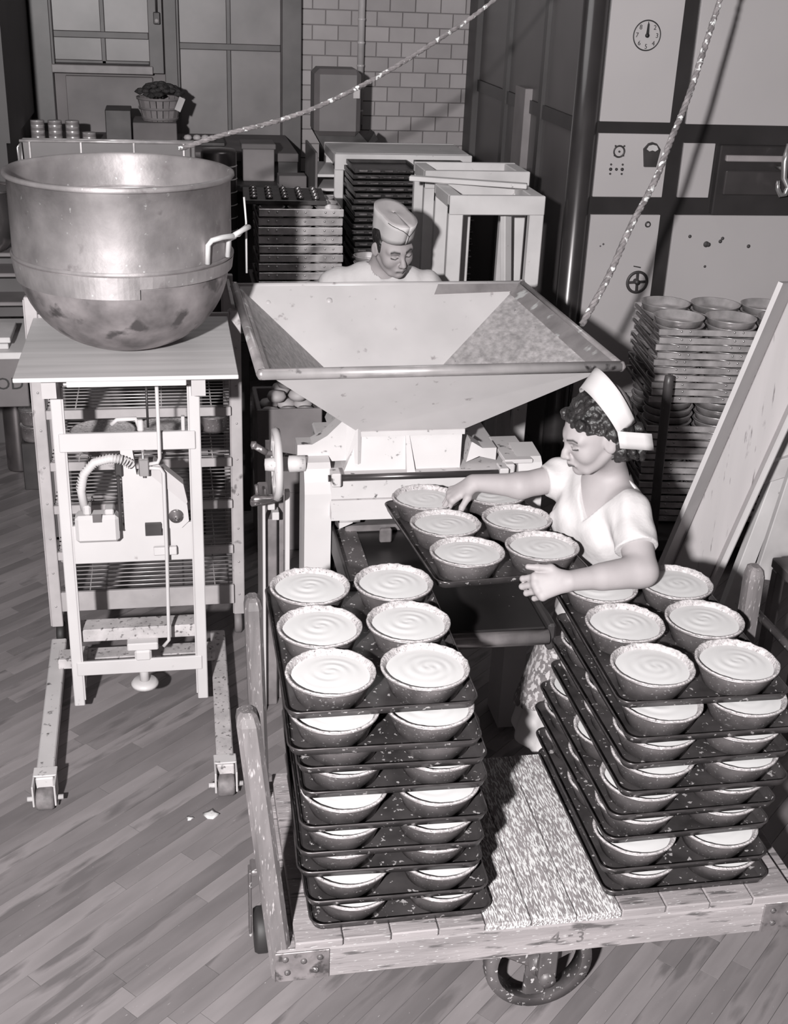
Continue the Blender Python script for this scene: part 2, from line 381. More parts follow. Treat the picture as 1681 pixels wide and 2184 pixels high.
for i, (x, y, a) in enumerate(LX):
    z = .424+.0716*(8-i)
    nm = ORD[i] if i < 8 else 'lowest'
    loaded_tray(x, y, z, a, 0, 'baking tray of pies, %s of the left stack on the cart' % ('topmost' if i == 0 else nm+(' from the top' if i < 8 else '')), 'the %s tray of the left stack' % ('topmost' if i == 0 else nm), 'pie tins stacked on the cart', 'trays stacked on the cart')
RXs = [(1.066, 2.424, -.02), (1.078, 2.370, .0), (1.073, 2.362, .01), (1.068, 2.345, -.0), (1.048, 2.345, .01), (1.044, 2.345, .02), (1.032, 2.313, .0), (1.045, 2.311, .0)]
for i, (x, y, a) in enumerate(RXs):
    z = .424+.0716*(7-i); nm = ORD[i] if i < 7 else 'lowest'
    loaded_tray(x, y, z, a, 0, 'baking tray of pies, %s of the right stack on the cart' % ('topmost' if i == 0 else nm+(' from the top' if i < 7 else '')), 'the %s tray of the right stack' % ('topmost' if i == 0 else nm), 'pie tins stacked on the cart', 'trays stacked on the cart')
loaded_tray(.706, 2.938, 1.012, .075, math.radians(-2.5), 'dark baking tray of six pies held by the woman over the conveyor', 'the tray the woman is holding', 'pie tins on the held tray', 'held tray')

# ------------------------------------------------------------------ cart
cart = thing('platform_cart', 'low wooden platform cart carrying two stacks of pie trays, flour on its deck', 'cart', (0, 0, 0))
X0, X1, Y0, Y1 = .195, 1.60, 2.265, 2.95
MB().cb(X0, X1, Y0, Y0+.05, .300, .397, .006).build('front_beam', CARTW, cart)
MB().cb(X0, X1, Y1-.05, Y1, .300, .397, .006).build('rear_beam', CARTW, cart)
MB().cb(X0, X0+.05, Y0+.05, Y1-.05, .300, .397, .005).build('side_beam', CARTW, cart)
MB().cb(X1-.05, X1, Y0+.05, Y1-.05, .300, .397, .005).build('side_beam', CARTW, cart)
pw = (X1-.045-X0-.045)/11
for k in range(11):
    x = X0+.045+k*pw
    MB().cb(x+.0012, x+pw-.0012, Y0-.003*random.random(), Y1, .398, .4205+.001*random.random(), .003).build('deck_plank', DECKW if 4 <= k <= 6 else CARTW, cart)
for xa, xb in ((X0-.004, X0+.13), (X1-.13, X1+.004)):
    pl = MB().cb(xa, xb, Y0-.005, Y0, .305, .395, .002).build('corner_plate', mat('corner_plate', .22, .45, .5, var=.4, scale=20, stain=.45, stain_s=30), cart)
    for dx, dz in ((.03, .03), (.07, .062), (.1, .03), (.025, .072), (.11, .07)):
        MB().lathe([(.008, 0), (.0075, -.004), (.003, -.006), (.0005, -.006)], 10, (xa+dx, Y0-.005, .305+dz), 'y').build('bolt', IRONF, pl)
def post(x, y, x2, y2, top, nm='handle_post', w_=.024):
    zs = [.302, .6, .9, top-.03, top-.008, top]; ws = [1, 1, 1, .98, .8, .5]; d_ = .034
    vs = []; fs = []
    for z, s in zip(zs, ws):
        t = (z-.302)/(top-.302); cx, cy = x+(x2-x)*t, y+(y2-y)*t
        for a, b in ((-1, -.6), (-.6, -1), (.6, -1), (1, -.6), (1, .6), (.6, 1), (-.6, 1), (-1, .6)):
            vs.append((cx+a*w_*s, cy+b*d_*s, z))
    n = 8; m = len(zs)
    for i in range(m-1): fs += [(i*n+k, i*n+(k+1) % n, (i+1)*n+(k+1) % n, (i+1)*n+k) for k in range(n)]
    fs.append(tuple(range((m-1)*n, m*n)))
    return MB().add(vs, fs).build(nm, POSTW, cart)
post(.213, 2.300, .135, 2.345, 1.05, w_=.028); post(.206, 2.87, .186, 2.885, 1.05)
post(1.624, 2.31, 1.66, 2.30, 1.05); post(1.624, 2.86, 1.62, 2.88, 1.07)
MB().tube([(1.645, 2.87, .92), (1.655, 2.31, .92)], .012, 10).build('end_rail', IRONF, cart)
def wheel(cx, cy, cz, r, wd, parent, name='wheel', axis='y', m=IRONF, spokes=3):
    o = MB().lathe([(r-.032, -wd/2), (r-.004, -wd/2), (r, -wd/4), (r, wd/4), (r-.004, wd/2), (r-.032, wd/2), (r-.032, -wd/2)], 44, (cx, cy, cz), axis).build(name, m, parent)
    s = MB()
    ax = {'y': (0, 1, 0), 'x': (1, 0, 0)}[axis]
    for k in range(spokes):
        a = .5+k*2*PI/spokes
        d = Vector((math.cos(a), 0, math.sin(a))) if axis == 'y' else Vector((0, math.cos(a), math.sin(a)))
        c = Vector((cx, cy, cz)); s.bar(c, c+d*(r-.028), .062 if axis == 'y' else .02, wd*.45, up=ax, c=.008)
    s.lathe([(.003, -wd*.7), (.03, -wd*.7), (.032, 0), (.03, wd*.7), (.003, wd*.7)], 20, (cx, cy, cz), axis); s.build('spokes', m, o)
    return o
wheel(.915, 2.40, .152, .150, .05, cart)
wheel(.915, 2.82, .152, .150, .05, cart)
br = MB().cb(.86, .975, 2.33, 2.35, .285, .302, .002).cb(.895, .945, 2.325, 2.352, .15, .29, .004).lathe([(.001, 2.315), (.022, 2.316), (.024, 2.355), (.001, 2.356)], 16, (.92, 0, .150), 'y').build('axle_bracket', IRONF, cart)
for (x, y) in ((.190, 2.70), (1.60, 2.70)):
    f = MB().cb(x-.03, x+.03, y-.03, y+.03, .285, .302).cb(x-.036, x-.028, y-.02, y+.02, .06, .29).cb(x+.028, x+.036, y-.02, y+.02, .06, .29).build('caster_fork', IRONF, cart)
    MB().lathe([(.01, -.022), (.060, -.022), (.066, -.012), (.066, .012), (.060, .022), (.01, .022)], 28, (x, y, .067), 'x').build('caster_wheel', BLACK, f)
for t, x, z, s in (('4', .905, .352, .055), ('3', .972, .347, .05), ('8', .978, .377, .03), ('-', .945, .36, .05)):
    link('painted_mark', text_mesh(t, s, .0003), mat('faded_ink', .12, .8, var=.4, scale=60), cart, (x, Y0-.0008, z), (PI/2, 0, 0))

# ------------------------------------------------------------------ lifting stand with board and bowl
stand = thing('bowl_lift', 'white enamelled lifting stand on four wheels under the big bowl', 'lift', (0, 0, 0))
yp = 3.93
LXs, RXx = -.382, .066
MB().cb(LXs-.018, LXs+.019, yp-.02, yp+.03, .075, 1.335, .003).cb(LXs+.0192, LXs+.024, yp-.02, yp-.005, .1, 1.30, .001).build('post', WHITE, stand)
MB().cb(RXx-.019, RXx+.018, yp-.02, yp+.03, .075, 1.335, .003).cb(RXx-.024, RXx-.0192, yp-.02, yp-.005, .1, 1.30, .001).build('post', WHITE, stand)
for s_, xa, xb, yb in ((0, -.468, -.485, 4.36), (1, .125, .138, 4.36)):
    fr = MB().bar((xb, yb, .085), (xa, 3.44, .085), .058, .045, c=.004).build('foot_rail', WHITE_W if s_ == 0 else WHITE_S, stand)
    xm = xa
    MB().cb(xm-.038, xm-.032, 3.39, 3.48, .03, .11, .002).cb(xm+.032, xm+.038, 3.39, 3.48, .03, .11, .002).cb(xm-.038, xm+.038, 3.45, 3.50, .105, .111, .002).build('fork', WHITE_W, fr)
    MB().lathe([(.004, -.028), (.034, -.028), (.038, -.02), (.038, .02), (.034, .028), (.004, .028)], 24, (xm, 3.425, .038), 'x').build('wheel', mat('worn_wheel', .14, .7, var=.4, scale=30), fr)
    MB().tube([(xm-.058, 3.425, .04), (xm+.058, 3.425, .04)], .009, 8).build('axle', WHITE_W, fr)
    MB().lathe([(.004, -.022), (.03, -.022), (.034, -.014), (.034, .014), (.03, .022), (.004, .022)], 20, (xb, yb-.03, .034), 'x').build('rear_wheel', BLACK, fr)
MB().cb(LXs, RXx, yp-.025, yp-.012, .205, .262, .003).build('cross_bar', WHITE, stand)
MB().cb(-.47, .12, 4.12, 4.20, .108, .15, .003).cb(LXs-.02, LXs+.02, yp+.03, 4.2, .12, .16, .002).cb(RXx-.02, RXx+.02, yp+.03, 4.2, .12, .16, .002).build('rear_bar', WHITE_S, stand)
MB().cb(LXs, RXx, yp+.01, yp+.09, .325, .375, .003).build('cross_bar', WHITE_S, stand)
MB().cb(LXs, RXx, yp-.028, yp-.01, 1.075, 1.14, .003).build('cross_bar', WHITE, stand)
MB().cb(LXs, RXx, yp-.022, yp+.02, 1.305, 1.335, .003).build('top_bar', WHITE, stand)
for x in (LXs-.01, RXx+.01):
    MB().prism([(x-.02, 3.80, 1.371), (x-.02, 4.43, 1.371), (x-.02, 4.43, 1.34), (x-.02, 3.98, 1.30), (x-.02, 3.86, 1.28), (x-.02, 3.80, 1.30)], (.045, 0, 0)).build('arm', mat('grey_enamel', .42, .45, var=.08), stand)
MB().cb(-.36, .045, yp-.02, yp+.0, .655, .80, .003).build('mounting_plate', WHITE, stand)
yq = yp-.03
pm = MB(); pm.prism([(-.185, yq, 1.08), (-.145, yq, 1.08), (-.135, yq, .99), (-.09, yq, .99), (.03, yq, .88), (.035, yq, .81), (.010, yq, .785), (-.185, yq, .785)], (0, .05, 0)); pm.build('gear_cover', WHITE, stand)
MB().prism([(-.09, yq-.006, .99), (-.075, yq-.006, 1.04), (.02, yq-.006, .95), (.032, yq-.006, .885), (.028, yq-.006, .875)], (0, .05, 0)).build('gear_cover_top', mat('grey_enamel', .42), stand)
MB().lathe([(.003, -.018), (.011, -.016), (.013, -.008), (.024, -.006), (.026, 0), (.026, .004)], 22, (-.008, yq, .83), 'y').build('shaft_nut', IRONF, stand)
mt = MB().cb(-.345, -.20, yp-.09, yp-.02, .765, .865, .012).cb(-.315, -.29, yp-.08, yp-.03, .865, .90, .006).cb(-.245, -.215, yp-.08, yp-.03, .865, .885, .004).build('motor', WHITE, stand)
MB().cb(-.285, -.255, yp-.093, yp-.09, .845, .875, .001).build('label_plate', mat('dark_label', .10, .5), mt)
MB().tube([(-.31, yp-.06, .88), (-.318, yp-.06, .95), (-.305, yp-.06, 1.01), (-.27, yp-.06, 1.05), (-.22, yp-.06, 1.062), (-.18, yp-.05, 1.055)], .0145, 12).build('hose', WHITE, stand)
hr = MB()
for k in range(26):
    t = k/25; a = PI*(1-t*.72); hr.lathe([(.0145, -.002), (.0168, -.001), (.0168, .001), (.0145, .002)], 10, (0, 0, 0))
    n0 = len(hr.v)-40; c = Vector((-.215+.10*math.cos(a)*1.03, yp-.058, .955+.107*math.sin(a)*1.0)); d = Vector((-math.sin(a), 0, math.cos(a))).to_track_quat('Z', 'Y')
    for i in range(n0, len(hr.v)): hr.v[i] = tuple(c + d @ Vector(hr.v[i]))
hr.build('hose_ribs', WHITE, stand)['kind'] = 'stuff'
MB().cb(-.20, -.19, yp-.075, yp-.045, .80, 1.00, .003).cb(-.205, -.18, yp-.05, yp-.02, .99, 1.06, .004).build('conduit', DARK, stand)
MB().tube([(-.055, yq-.03, 1.33), (-.055, yq-.03, 1.06), (-.062, yq-.03, 1.043), (-.095, yq-.03, 1.038)], .0065, 10).build('upper_rod', WHITE, stand)
MB().tube([(-.095, yq-.03, 1.025), (-.055, yq-.03, 1.022), (-.045, yq-.03, 1.005), (-.045, yq-.035, .70), (-.05, yq-.035, .36), (-.07, yq-.035, .335)], .0065, 10).build('lower_rod', WHITE, stand)
MB().cb(-.125, -.092, yq-.045, yq-.01, 1.0, 1.06, .003).tube([(-.11, yq-.03, .99), (-.11, yq-.03, 1.09)], .004, 8).build('linkage', mat('steel_bright', .5, .3, .8), stand)
MB().tube([(-.09, yp-.005, 1.15), (-.09, yp-.005, 1.3)], .004, 8).build('cable', DARK, stand)
MB().cb(-.115, -.06, yp-.045, yp-.02, .765, .81, .001).build('guide_slot', DARK, stand)
MB().cb(-.09, -.01, yp-.05, yp-.03, .69, .72, .003).build('rod_guide', WHITE, stand)
MB().tube([(-.21, yp, 1.16), (-.19, yp, 1.178), (-.13, yp, 1.18), (-.12, yp, 1.15)], .008, 8).cb(-.125, -.105, yp-.02, yp, 1.14, 1.18).cb(.02, .032, yp-.02, yp, 1.14, 1.19, .002).build('cable_clamp', WHITE, stand)
MB().cb(-.20, -.09, yp-.03, yp+.06, .30, .33, .004).cb(-.175, -.115, yp-.03, yp+.03, .255, .30, .008).lathe([(.001, .02), (.04, .02), (.05, .01), (.05, 0), (.001, 0)], 24, (-.145, yp+.0, .14)).tube([(-.145, yp, .15), (-.145, yp, .27)], .018, 12).build('pedal', WHITE, stand)

board = tag(MB().cb(-.49, .205, 3.745, 4.45, 1.372, 1.386, .002).build('board', BOARDW), 'pale wooden board laid on the white lift under the bowl', 'board')
MB().cb(-.33, .04, 3.75, 3.775, 1.352, 1.3715, .002).build('batten', BOARDW, board)

bowl = thing('mixing_bowl', 'huge round-bottomed tinned steel mixing bowl standing on the board at left', 'bowl', (-.145, 4.095, 1.386))
RB_ = .352; hz = .575
prof = [(.001, 0)]
for k in range(1, 15):
    a = PI/2*k/15; prof.append(((RB_-.012)*math.sin(a)**.92, .285*(1-math.cos(a))))
prof += [(RB_-.012, .285)]
inner = [(r-.006 if r > .01 else r, z+.006) for r, z in prof]
MB().lathe(prof, 72).build('bowl_bottom', BOWLB, bowl)
MB().lathe([(RB_-.012, .27), (RB_, .30), (RB_, .33), (RB_, hz-.008), (RB_+.008, hz-.010), (RB_+.013, hz-.004), (RB_+.012, hz+.004), (RB_+.004, hz+.008), (RB_-.004, hz+.003), (RB_-.007, hz-.008), (RB_-.007, .30)]+inner[::-1], 72).build('bowl_wall', BOWLM, bowl)
bd = MB()
def arc_band(m, r0_, r1_, z0_, z1_, a0, a1, th=.005, n=40):
    vs = []; fs = []
    for k in range(n+1):
        a = a0+(a1-a0)*k/n
        for (r, z) in ((r0_, z0_), (r0_+th, z0_), (r1_+th, z1_), (r1_, z1_)): vs.append((r*math.cos(a), r*math.sin(a), z))
    for k in range(n): fs += [(k*4+i, k*4+(i+1) % 4, k*4+4+(i+1) % 4, k*4+4+i) for i in range(4)]
    fs += [(0, 1, 2, 3), (n*4+3, n*4+2, n*4+1, n*4)]
    m.add(vs, fs)
arc_band(bd, RB_-.010, RB_+.001, .243, .315, math.radians(170), math.radians(279)); bd.build('reinforcing_band', BOWLM, bowl)
bd = MB(); arc_band(bd, RB_-.004, RB_+.001, .276, .315, math.radians(279), math.radians(530)); bd.build('reinforcing_band', BOWLM, bowl)
MB().lathe([(RB_+.001, .315), (RB_+.007, .320), (RB_+.007, .324), (RB_+.001, .328)], 72).build('seam_ring', BOWLM, bowl)
MB().lathe([(RB_-.007, hz-.10), (RB_-.010, hz-.103), (RB_-.007, hz-.106)], 72).build('inner_seam', BOWLB, bowl)
hb = MB(); ca_, sa_ = math.cos(math.radians(-38)), math.sin(math.radians(-38))
def bp(a, r, z): return (r*math.cos(math.radians(a)), r*math.sin(math.radians(a)), z)
hb.tube([bp(-42, RB_+.004, .33), bp(-42, RB_+.008, .39), bp(-41, RB_+.018, .405), bp(-37, RB_+.035, .412), bp(-30, RB_+.045, .41), bp(-24, RB_+.035, .40), bp(-22, RB_+.012, .385), bp(-22, RB_+.006, .33)], .0085, 10)
hb.tube([bp(-28, RB_+.045, .41), bp(-24, RB_+.062, .422), bp(-18, RB_+.07, .425), bp(-14, RB_+.058, .42), bp(-16, RB_+.044, .41), bp(-22, RB_+.045, .405), bp(-28, RB_+.045, .41)], .008, 10)
hb.build('handle', mat('bright_handle', .62, .4, .2), bowl)
MB().tube([(.40, -.02, .25), (.40, -.02, .42), (.394, -.02, .50)], .0035, 8).build('hook_wire', mat('bright_handle', .62), bowl)

# ------------------------------------------------------------------ cooling rack behind the lift
rack = thing('cooling_rack', 'painted metal cooling rack with wire shelves behind the white lift', 'rack', (0, 0, 0))
ry0, ry1 = 4.47, 5.05
for x, y in ((-.497, ry0), (.235, ry0+.03), (-.497, ry1), (.235, ry1)):
    zt_ = 1.46 if x < 0 else 1.40
    p = MB().cb(x-.022, x+.022, y-.014, y+.014, .105, zt_, .003).cb(x-.026, x-.022, y-.014, y+.03, .11, zt_-.01, .001).build('post', FRAMEW, rack)
    for k in range(8): MB().lathe([(.005, 0), (.0045, -.003), (.001, -.004)], 8, (x, y-.014, .2+.15*k), 'y').build('rivet', WIREM, p)
for zi, z in enumerate((.18, .41, .61, .79, 1.0, 1.19, 1.37)):
    hgt = .085 if zi == 0 else .035
    MB().cb(-.475, .213, ry0-.008, ry0+.008, z-.01, z-.01+hgt, .002).build('front_rail', FRAMEW, rack)
    MB().cb(-.475, .213, ry1-.008, ry1+.008, z-.01, z+.02, .002).build('rear_rail', FRAMEW, rack)
    MB().cb(.228, .242, ry0+.05, ry1, z-.01, z+.015, .002).build('side_rail', FRAMEW, rack)
    if zi < 6:
        s = MB()
        for k in range(15):
            y = ry0+.03+k*(ry1-ry0-.05)/14; s.tube([(-.475, y, z+.02), (.226, y, z+.02)], .0028, 6)
        for x in (-.37, -.05, .14): s.tube([(x, ry0, z+.015), (x, ry1, z+.015)], .0028, 6)
        s.build('wire_shelf', WIREM, rack)['kind'] = 'stuff'
for x, y in ((-.49, ry0), (.23, ry0+.03), (-.49, ry1-.05), (.23, ry1-.05)):
    MB().lathe([(.005, -.015), (.045, -.016), (.052, -.01), (.052, .01), (.045, .016), (.005, .015)], 24, (x, y+.03, .052), 'x').build('caster', BLACK if x < 0 else mat('grey_rubber', .15, .6), rack)
def wide_tin(label, x, y, z, r=.11, h=.07):
    t = thing('pie_tin', label, 'pie tin', (x, y, z), group='baked tins on the cooling rack')
    MB().lathe([(.001, 0), (r*.8, 0), (r*.86, .01), (r, h-.004), (r+.004, h), (r, h+.002), (r-.005, h-.006), (r*.8, .008)], 32).build('tin', TINM, t)
    MB().lathe([(r-.002, h), (r-.03, h-.01), (.001, h-.008)], 32).build('crust', CRUST, t)
wide_tin('floury pie tin on the rack shelf, left one seen behind the lift', -.28, 4.62, .816, .125)
wide_tin('floury pie tin on the rack shelf, second from the left behind the lift', -.03, 4.64, .816, .12)
wide_tin('dark floury tin at the right end of the rack shelf', .155, 4.78, .816, .06)

# ------------------------------------------------------------------ depositor machine with hopper
mc = thing('batter_depositor', 'white enamelled filling machine with handwheel and wide flared hopper', 'machine', (0, 0, 0))
def sheet(m, a, b, c, d, th, nrm):                     # four corner panel with thickness
    off = Vector(nrm).normalized()*th; P = [Vector(p) for p in (a, b, c, d)]
    m.add(P+[p+off for p in P], [(3, 2, 1, 0), (4, 5, 6, 7), (0, 1, 5, 4), (1, 2, 6, 5), (2, 3, 7, 6), (3, 0, 4, 7)])
ZR, ZN = 1.452, 1.165
FL, FR, BR, BL = (.275, 3.555, ZR), (1.40, 3.575, ZR), (1.375, 4.645, ZR), (.255, 4.625, ZR)
fl, fr_, br_, bl = (.602, 3.79, ZN), (.965, 3.79, ZN), (.965, 4.34, ZN), (.602, 4.34, ZN)
def hop(name, a, b, c, d, m1):
    A, B, C_, D = map(Vector, (a, b, c, d)); n = (B-A).cross(D-A)
    if n.z < 0: n = -n
    m = MB(); sheet(m, A, B, C_, D, .004, n); return m.build(name, m1, mc)
hop('hopper_front', FL, FR, fr_, fl, HOPM)
hop('hopper_back', BL, BR, br_, bl, HOPM)
hop('hopper_side', FL, BL, bl, fl, HOPF)
hop('hopper_side', FR, BR, br_, fr_, HOPF)
rimpts = lambda off, z: [Vector(FL)+Vector((-off, -off, z)), Vector(FR)+Vector((off, -off, z)), Vector(BR)+Vector((off, off, z)), Vector(BL)+Vector((-off, off, z))]
q = rimpts(.012, 0)
MB().tube([q[0]+V(.0, 0, 0), q[1]], .0175, 16).build('rim_tube', mat('rim_tube_metal', .42, .3, .5, var=.25, scale=9, stain=.36, stain_s=20), mc)
MB().tube([q[1], q[2]], .014, 14).build('rim_tube', HOPR, mc)
MB().tube([q[2], q[3]], .012, 14).build('rim_tube', HOPM, mc)
MB().tube([q[3], q[0]], .016, 14).build('rim_tube', HOPR, mc)
for p in q: MB().lathe([(.001, -.017), (.010, -.015), (.0175, 0), (.010, .015), (.001, .017)], 12, p).build('rim_corner', HOPR, mc)
# broad bare lip inside the right edge and part of the back
def lip(a, b, na, nb, wd, name):
    A, B = Vector(a), Vector(b); A2 = A+(Vector(na)-A).normalized()*wd; B2 = B+(Vector(nb)-B).normalized()*wd
    n = (B-A).cross(A2-A); n = -n if n.z < 0 else n
    m = MB(); o = n.normalized()*.0045; sheet(m, A+o, B+o, B2+o, A2+o, .003, n); m.build(name, HOPR, mc)
lip(FR, BR, fr_, br_, .065, 'bare_lip')
BM = Vector(BL).lerp(Vector(BR), .70); lip(BM, BR, Vector(bl).lerp(Vector(br_), .70), br_, .05, 'bare_lip')
lip(FL, BL, fl, bl, .02, 'bare_lip')
for t, dz in ((.10, .035), (.31, .03), (.50, .045)):
    c = Vector(BL).lerp(Vector(BR), t)+Vector((0, -.045, -.02-dz)); MB().lathe([(.001, -.014), (.012, -.012), (.016, 0), (.015, .014)], 16, c, 'y').build('lug', mat('grey_enamel', .42), mc)
# neck, apron, body
NE = mat('neck_enamel', .48, .4, var=.06, scale=6, stain=.34, stain_s=34, stain_g=.08)
MB().prism([(.60, 3.785, ZN+.002), (.97, 3.785, ZN+.002), (.97, 4.35, ZN+.002), (.60, 4.35, ZN+.002)], (0, 0, -.018)).build('neck_flange', WHITE_W, mc)
nk = MB(); A = [(.605, 3.79, 1.150), (.962, 3.79, 1.150), (.962, 4.30, 1.150), (.605, 4.30, 1.150), (.555, 3.765, 1.035), (.955, 3.765, 1.035), (.955, 4.30, 1.035), (.555, 4.30, 1.035)]
nk.add(A, [(0, 1, 2, 3), (7, 6, 5, 4), (0, 4, 5, 1), (1, 5, 6, 2), (2, 6, 7, 3), (3, 7, 4, 0)]); nk.build('neck', NE, mc)
MB().prism([(.765, 3.785, 1.15), (.778, 3.785, 1.15), (.795, 3.735, 1.03), (.765, 3.735, 1.03)], (0, .05, 0)).build('rib', WHITE_W, mc)
MB().cb(.50, 1.14, 3.70, 4.25, .955, 1.035, .006).build('body', WHITE_W, mc)
MB().prism([(.50, 3.70, .955), (.50, 3.66, .93), (.50, 3.66, .90), (.50, 3.75, .90), (.50, 3.75, .955)], (.64, 0, 0)).build('lower_apron', NE, mc)
MB().tube([(.49, 3.682, 1.045), (1.10, 3.682, 1.045)], .0115, 14).build('shaft', mat('shaft_steel', .09, .3, .7), mc)
for x in (.515, 1.085): MB().cb(x-.016, x+.016, 3.66, 3.72, 1.02, 1.068, .004).build('bearing', WHITE_W, mc)
MB().tube([(.53, 3.70, .905), (.60, 3.70, .905)], .03, 18).build('roller_boss', WHITE_W, mc)
MB().tube([(.60, 3.70, .905), (1.13, 3.70, .905)], .02, 16).build('roller', DARK, mc)
MB().cb(.52, 1.15, 3.78, 4.2, .60, .90, .004).build('housing', DARK, mc)
def column(x0, x1, name):
    pr = [(3.70, 0), (3.70, .93), (3.702, .98), (3.71, 1.02), (3.73, 1.06), (3.75, 1.075), (3.86, 1.085), (3.86, 0)]
    return MB().prism([(x0, y, z) for y, z in pr], (x1-x0, 0, 0)).build(name, WHITE, mc)
column(.415, .505, 'column'); column(1.150, 1.235, 'column')
MB().cb(1.10, 1.20, 3.72, 3.95, 1.06, 1.075, .003).cb(1.095, 1.13, 3.69, 3.74, 1.0, 1.07, .005).build('cap_plate', WHITE_W, mc)
MB().prism([(.335, 4.0, 0), (.372, 4.0, 0), (.372, 4.0, .93), (.335, 4.0, .93)], (0, .35, 0)).cb(.30, .345, 3.95, 4.3, 0, .78, .004).build('leg_panel', mat('leg_grey', .17, .5, var=.3, scale=12), mc)
MB().cb(.36, .376, 3.80, 3.83, .0, .95, .002).build('guide_strip', WHITE, mc)
gs = MB(); gs.prism([(.40, 3.80, 1.055), (.40, 3.80, 1.12), (.45, 3.80, 1.12), (.50, 3.80, 1.15), (.565, 3.80, 1.215), (.60, 3.80, 1.20), (.60, 3.80, 1.06)], (0, .07, 0)); gs.build('bracket', WHITE_W, mc)
MB().prism([(.565, 3.80, 1.215), (.60, 3.78, 1.20), (.60, 3.76, 1.06), (.565, 3.80, 1.06)], (.012, .01, 0)).build('bracket_plate', NE, mc)
MB().prism([(.985, 3.80, 1.04), (1.0, 3.80, 1.115), (1.04, 3.80, 1.09), (1.09, 3.80, 1.09), (1.09, 3.80, 1.045), (1.03, 3.80, 1.06)], (0, .07, 0)).build('bracket', WHITE_W, mc)
# handwheel
hw = MB().lathe([(.098, -.010), (.118, -.012), (.124, 0), (.118, .012), (.098, .010), (.098, -.010)], 48, (.325, 3.745, 1.075), 'x').build('handwheel', WHITE_W, mc)
hs = MB(); c = V(.322, 3.745, 1.075)
for k in range(4):
    a = .4+k*PI/2; hs.bar(c, c+V(0, math.cos(a), math.sin(a))*.102, .022, .012, up=(1, 0, 0), c=.003)
hs.build('spokes', WHITE_W, hw)
MB().lathe([(.001, -.05), (.02, -.048), (.024, -.02), (.024, .03), (.028, .032), (.028, .085), (.001, .088)], 20, (.335, 3.745, 1.075), 'x').build('hub', WHITE_W, hw)
MB().tube([(.325, 3.72, .968), (.30, 3.715, .965), (.275, 3.713, .966), (.25, 3.712, .966), (.238, 3.712, .966)], [.007, .009, .012, .015, .008], 14).build('crank_grip', CAN, hw)
MB().tube([(.34, 3.80, .93), (.27, 3.78, .925), (.245, 3.77, .93)], [.014, .012, .015], 12).tube([(.265, 3.79, .93), (.262, 3.79, .985)], .007, 8).build('lever', IRONF, mc)
MB().tube([(.40, 3.84, 1.06), (.30, 3.84, 1.08)], .010, 8).tube([(.30, 3.84, 1.08), (.262, 3.84, 1.105)], .012, 8).lathe([(.001, -.012), (.014, -.008), (.014, .008), (.001, .012)], 12, (.258, 3.84, 1.108), 'x').build('side_knob', IRONF, mc)
MB().cb(.29, .30, 3.9, 3.93, .0, .92, .002).cb(.31, .335, 3.92, 3.97, .83, .87, .002).cb(.325, .35, 3.92, 3.97, .79, .82, .002).build('slide_rod', WHITE, mc)
MB().prism([(.53, 3.68, .94), (.60, 3.68, .94), (.575, 3.68, .88), (.53, 3.68, .86)], (0, .03, 0)).build('bracket', WHITE_W, mc)

# conveyor
cv = thing('conveyor_table', 'dark iron feed table running out from under the filling machine', 'conveyor', (0, 0, 0))
MB().cb(.52, 1.07, 3.03, 3.77, .765, .815, .008).build('bed', mat('table_black', .022, .35, .3, var=.3, spk=.25, spk_s=70, spk_g=.4), cv)
MB().tube([(.52, 3.022, .79), (1.07, 3.022, .79)], .024, 16).build('nose_bar', mat('nose_metal', .30, .3, .6, var=.3, scale=14), cv)
MB().cb(1.07, 1.095, 3.02, 3.77, .74, .83, .01).build('side_rail', DARK, cv)
MB().cb(.508, .52, 3.02, 3.77, .76, .85, .004).build('side_rail', DARK, cv)
MB().cb(.521, .60, 3.05, 3.76, .815, .822, .002).build('chain_guide', IRONF, cv)
MB().cb(.60, 1.0, 3.35, 3.75, .58, .76, .01).build('drive_box', DARK, cv)
for x in (.955, .60): 
    MB().cb(x-.03, x+.03, 3.80, 3.86, 0, .56, .005).cb(x-.055, x+.055, 3.79, 3.87, .30, .335, .003).build('leg', WHITE_W, cv)
MB().cb(.60, .95, 3.80, 3.84, .10, .14).build('stretcher', DARK, cv)
MB().cb(.66, .70, 3.62, 3.64, .83, .88).cb(.56, 1.1, 3.74, 3.76, .816, .84).build('stop_bar', mat('nose_metal', .3), cv)
MB().prism([(1.115, 3.22, .80), (1.15, 3.22, .80), (1.20, 3.22, .30), (1.15, 3.22, .30)], (0, .02, 0)).build('apron_plate', PAINTW, cv) if False else None

# ------------------------------------------------------------------ ropes
def rope(name, label, pts, r):
    P = [Vector(p) for p in pts]; out = []
    for i in range(len(P)-1):
        for k in range(14): out.append(P[i].lerp(P[i+1], k/14))
    out.append(P[-1])
    for _ in range(40): out = [out[0]]+[(out[i-1]+out[i]*2+out[i+1])/4 for i in range(1, len(out)-1)]+[out[-1]]
    m = MB(); n = len(out)
    L_ = 0
    for sgn in (0, PI*2/3, PI*4/3):
        pts2 = []; L_ = 0
        for i, p in enumerate(out):
            t = (out[min(i+1, n-1)]-out[max(i-1, 0)]).normalized(); a = t.orthogonal().normalized(); b = t.cross(a)
            if i: L_ += (p-out[i-1]).length
            ph = L_*70+sgn; pts2.append(p+(a*math.cos(ph)+b*math.sin(ph))*r*.45)
        m.tube(pts2, r*.62, 7)
    o = m.build(name, ROPEM); return tag(o, label, 'rope')
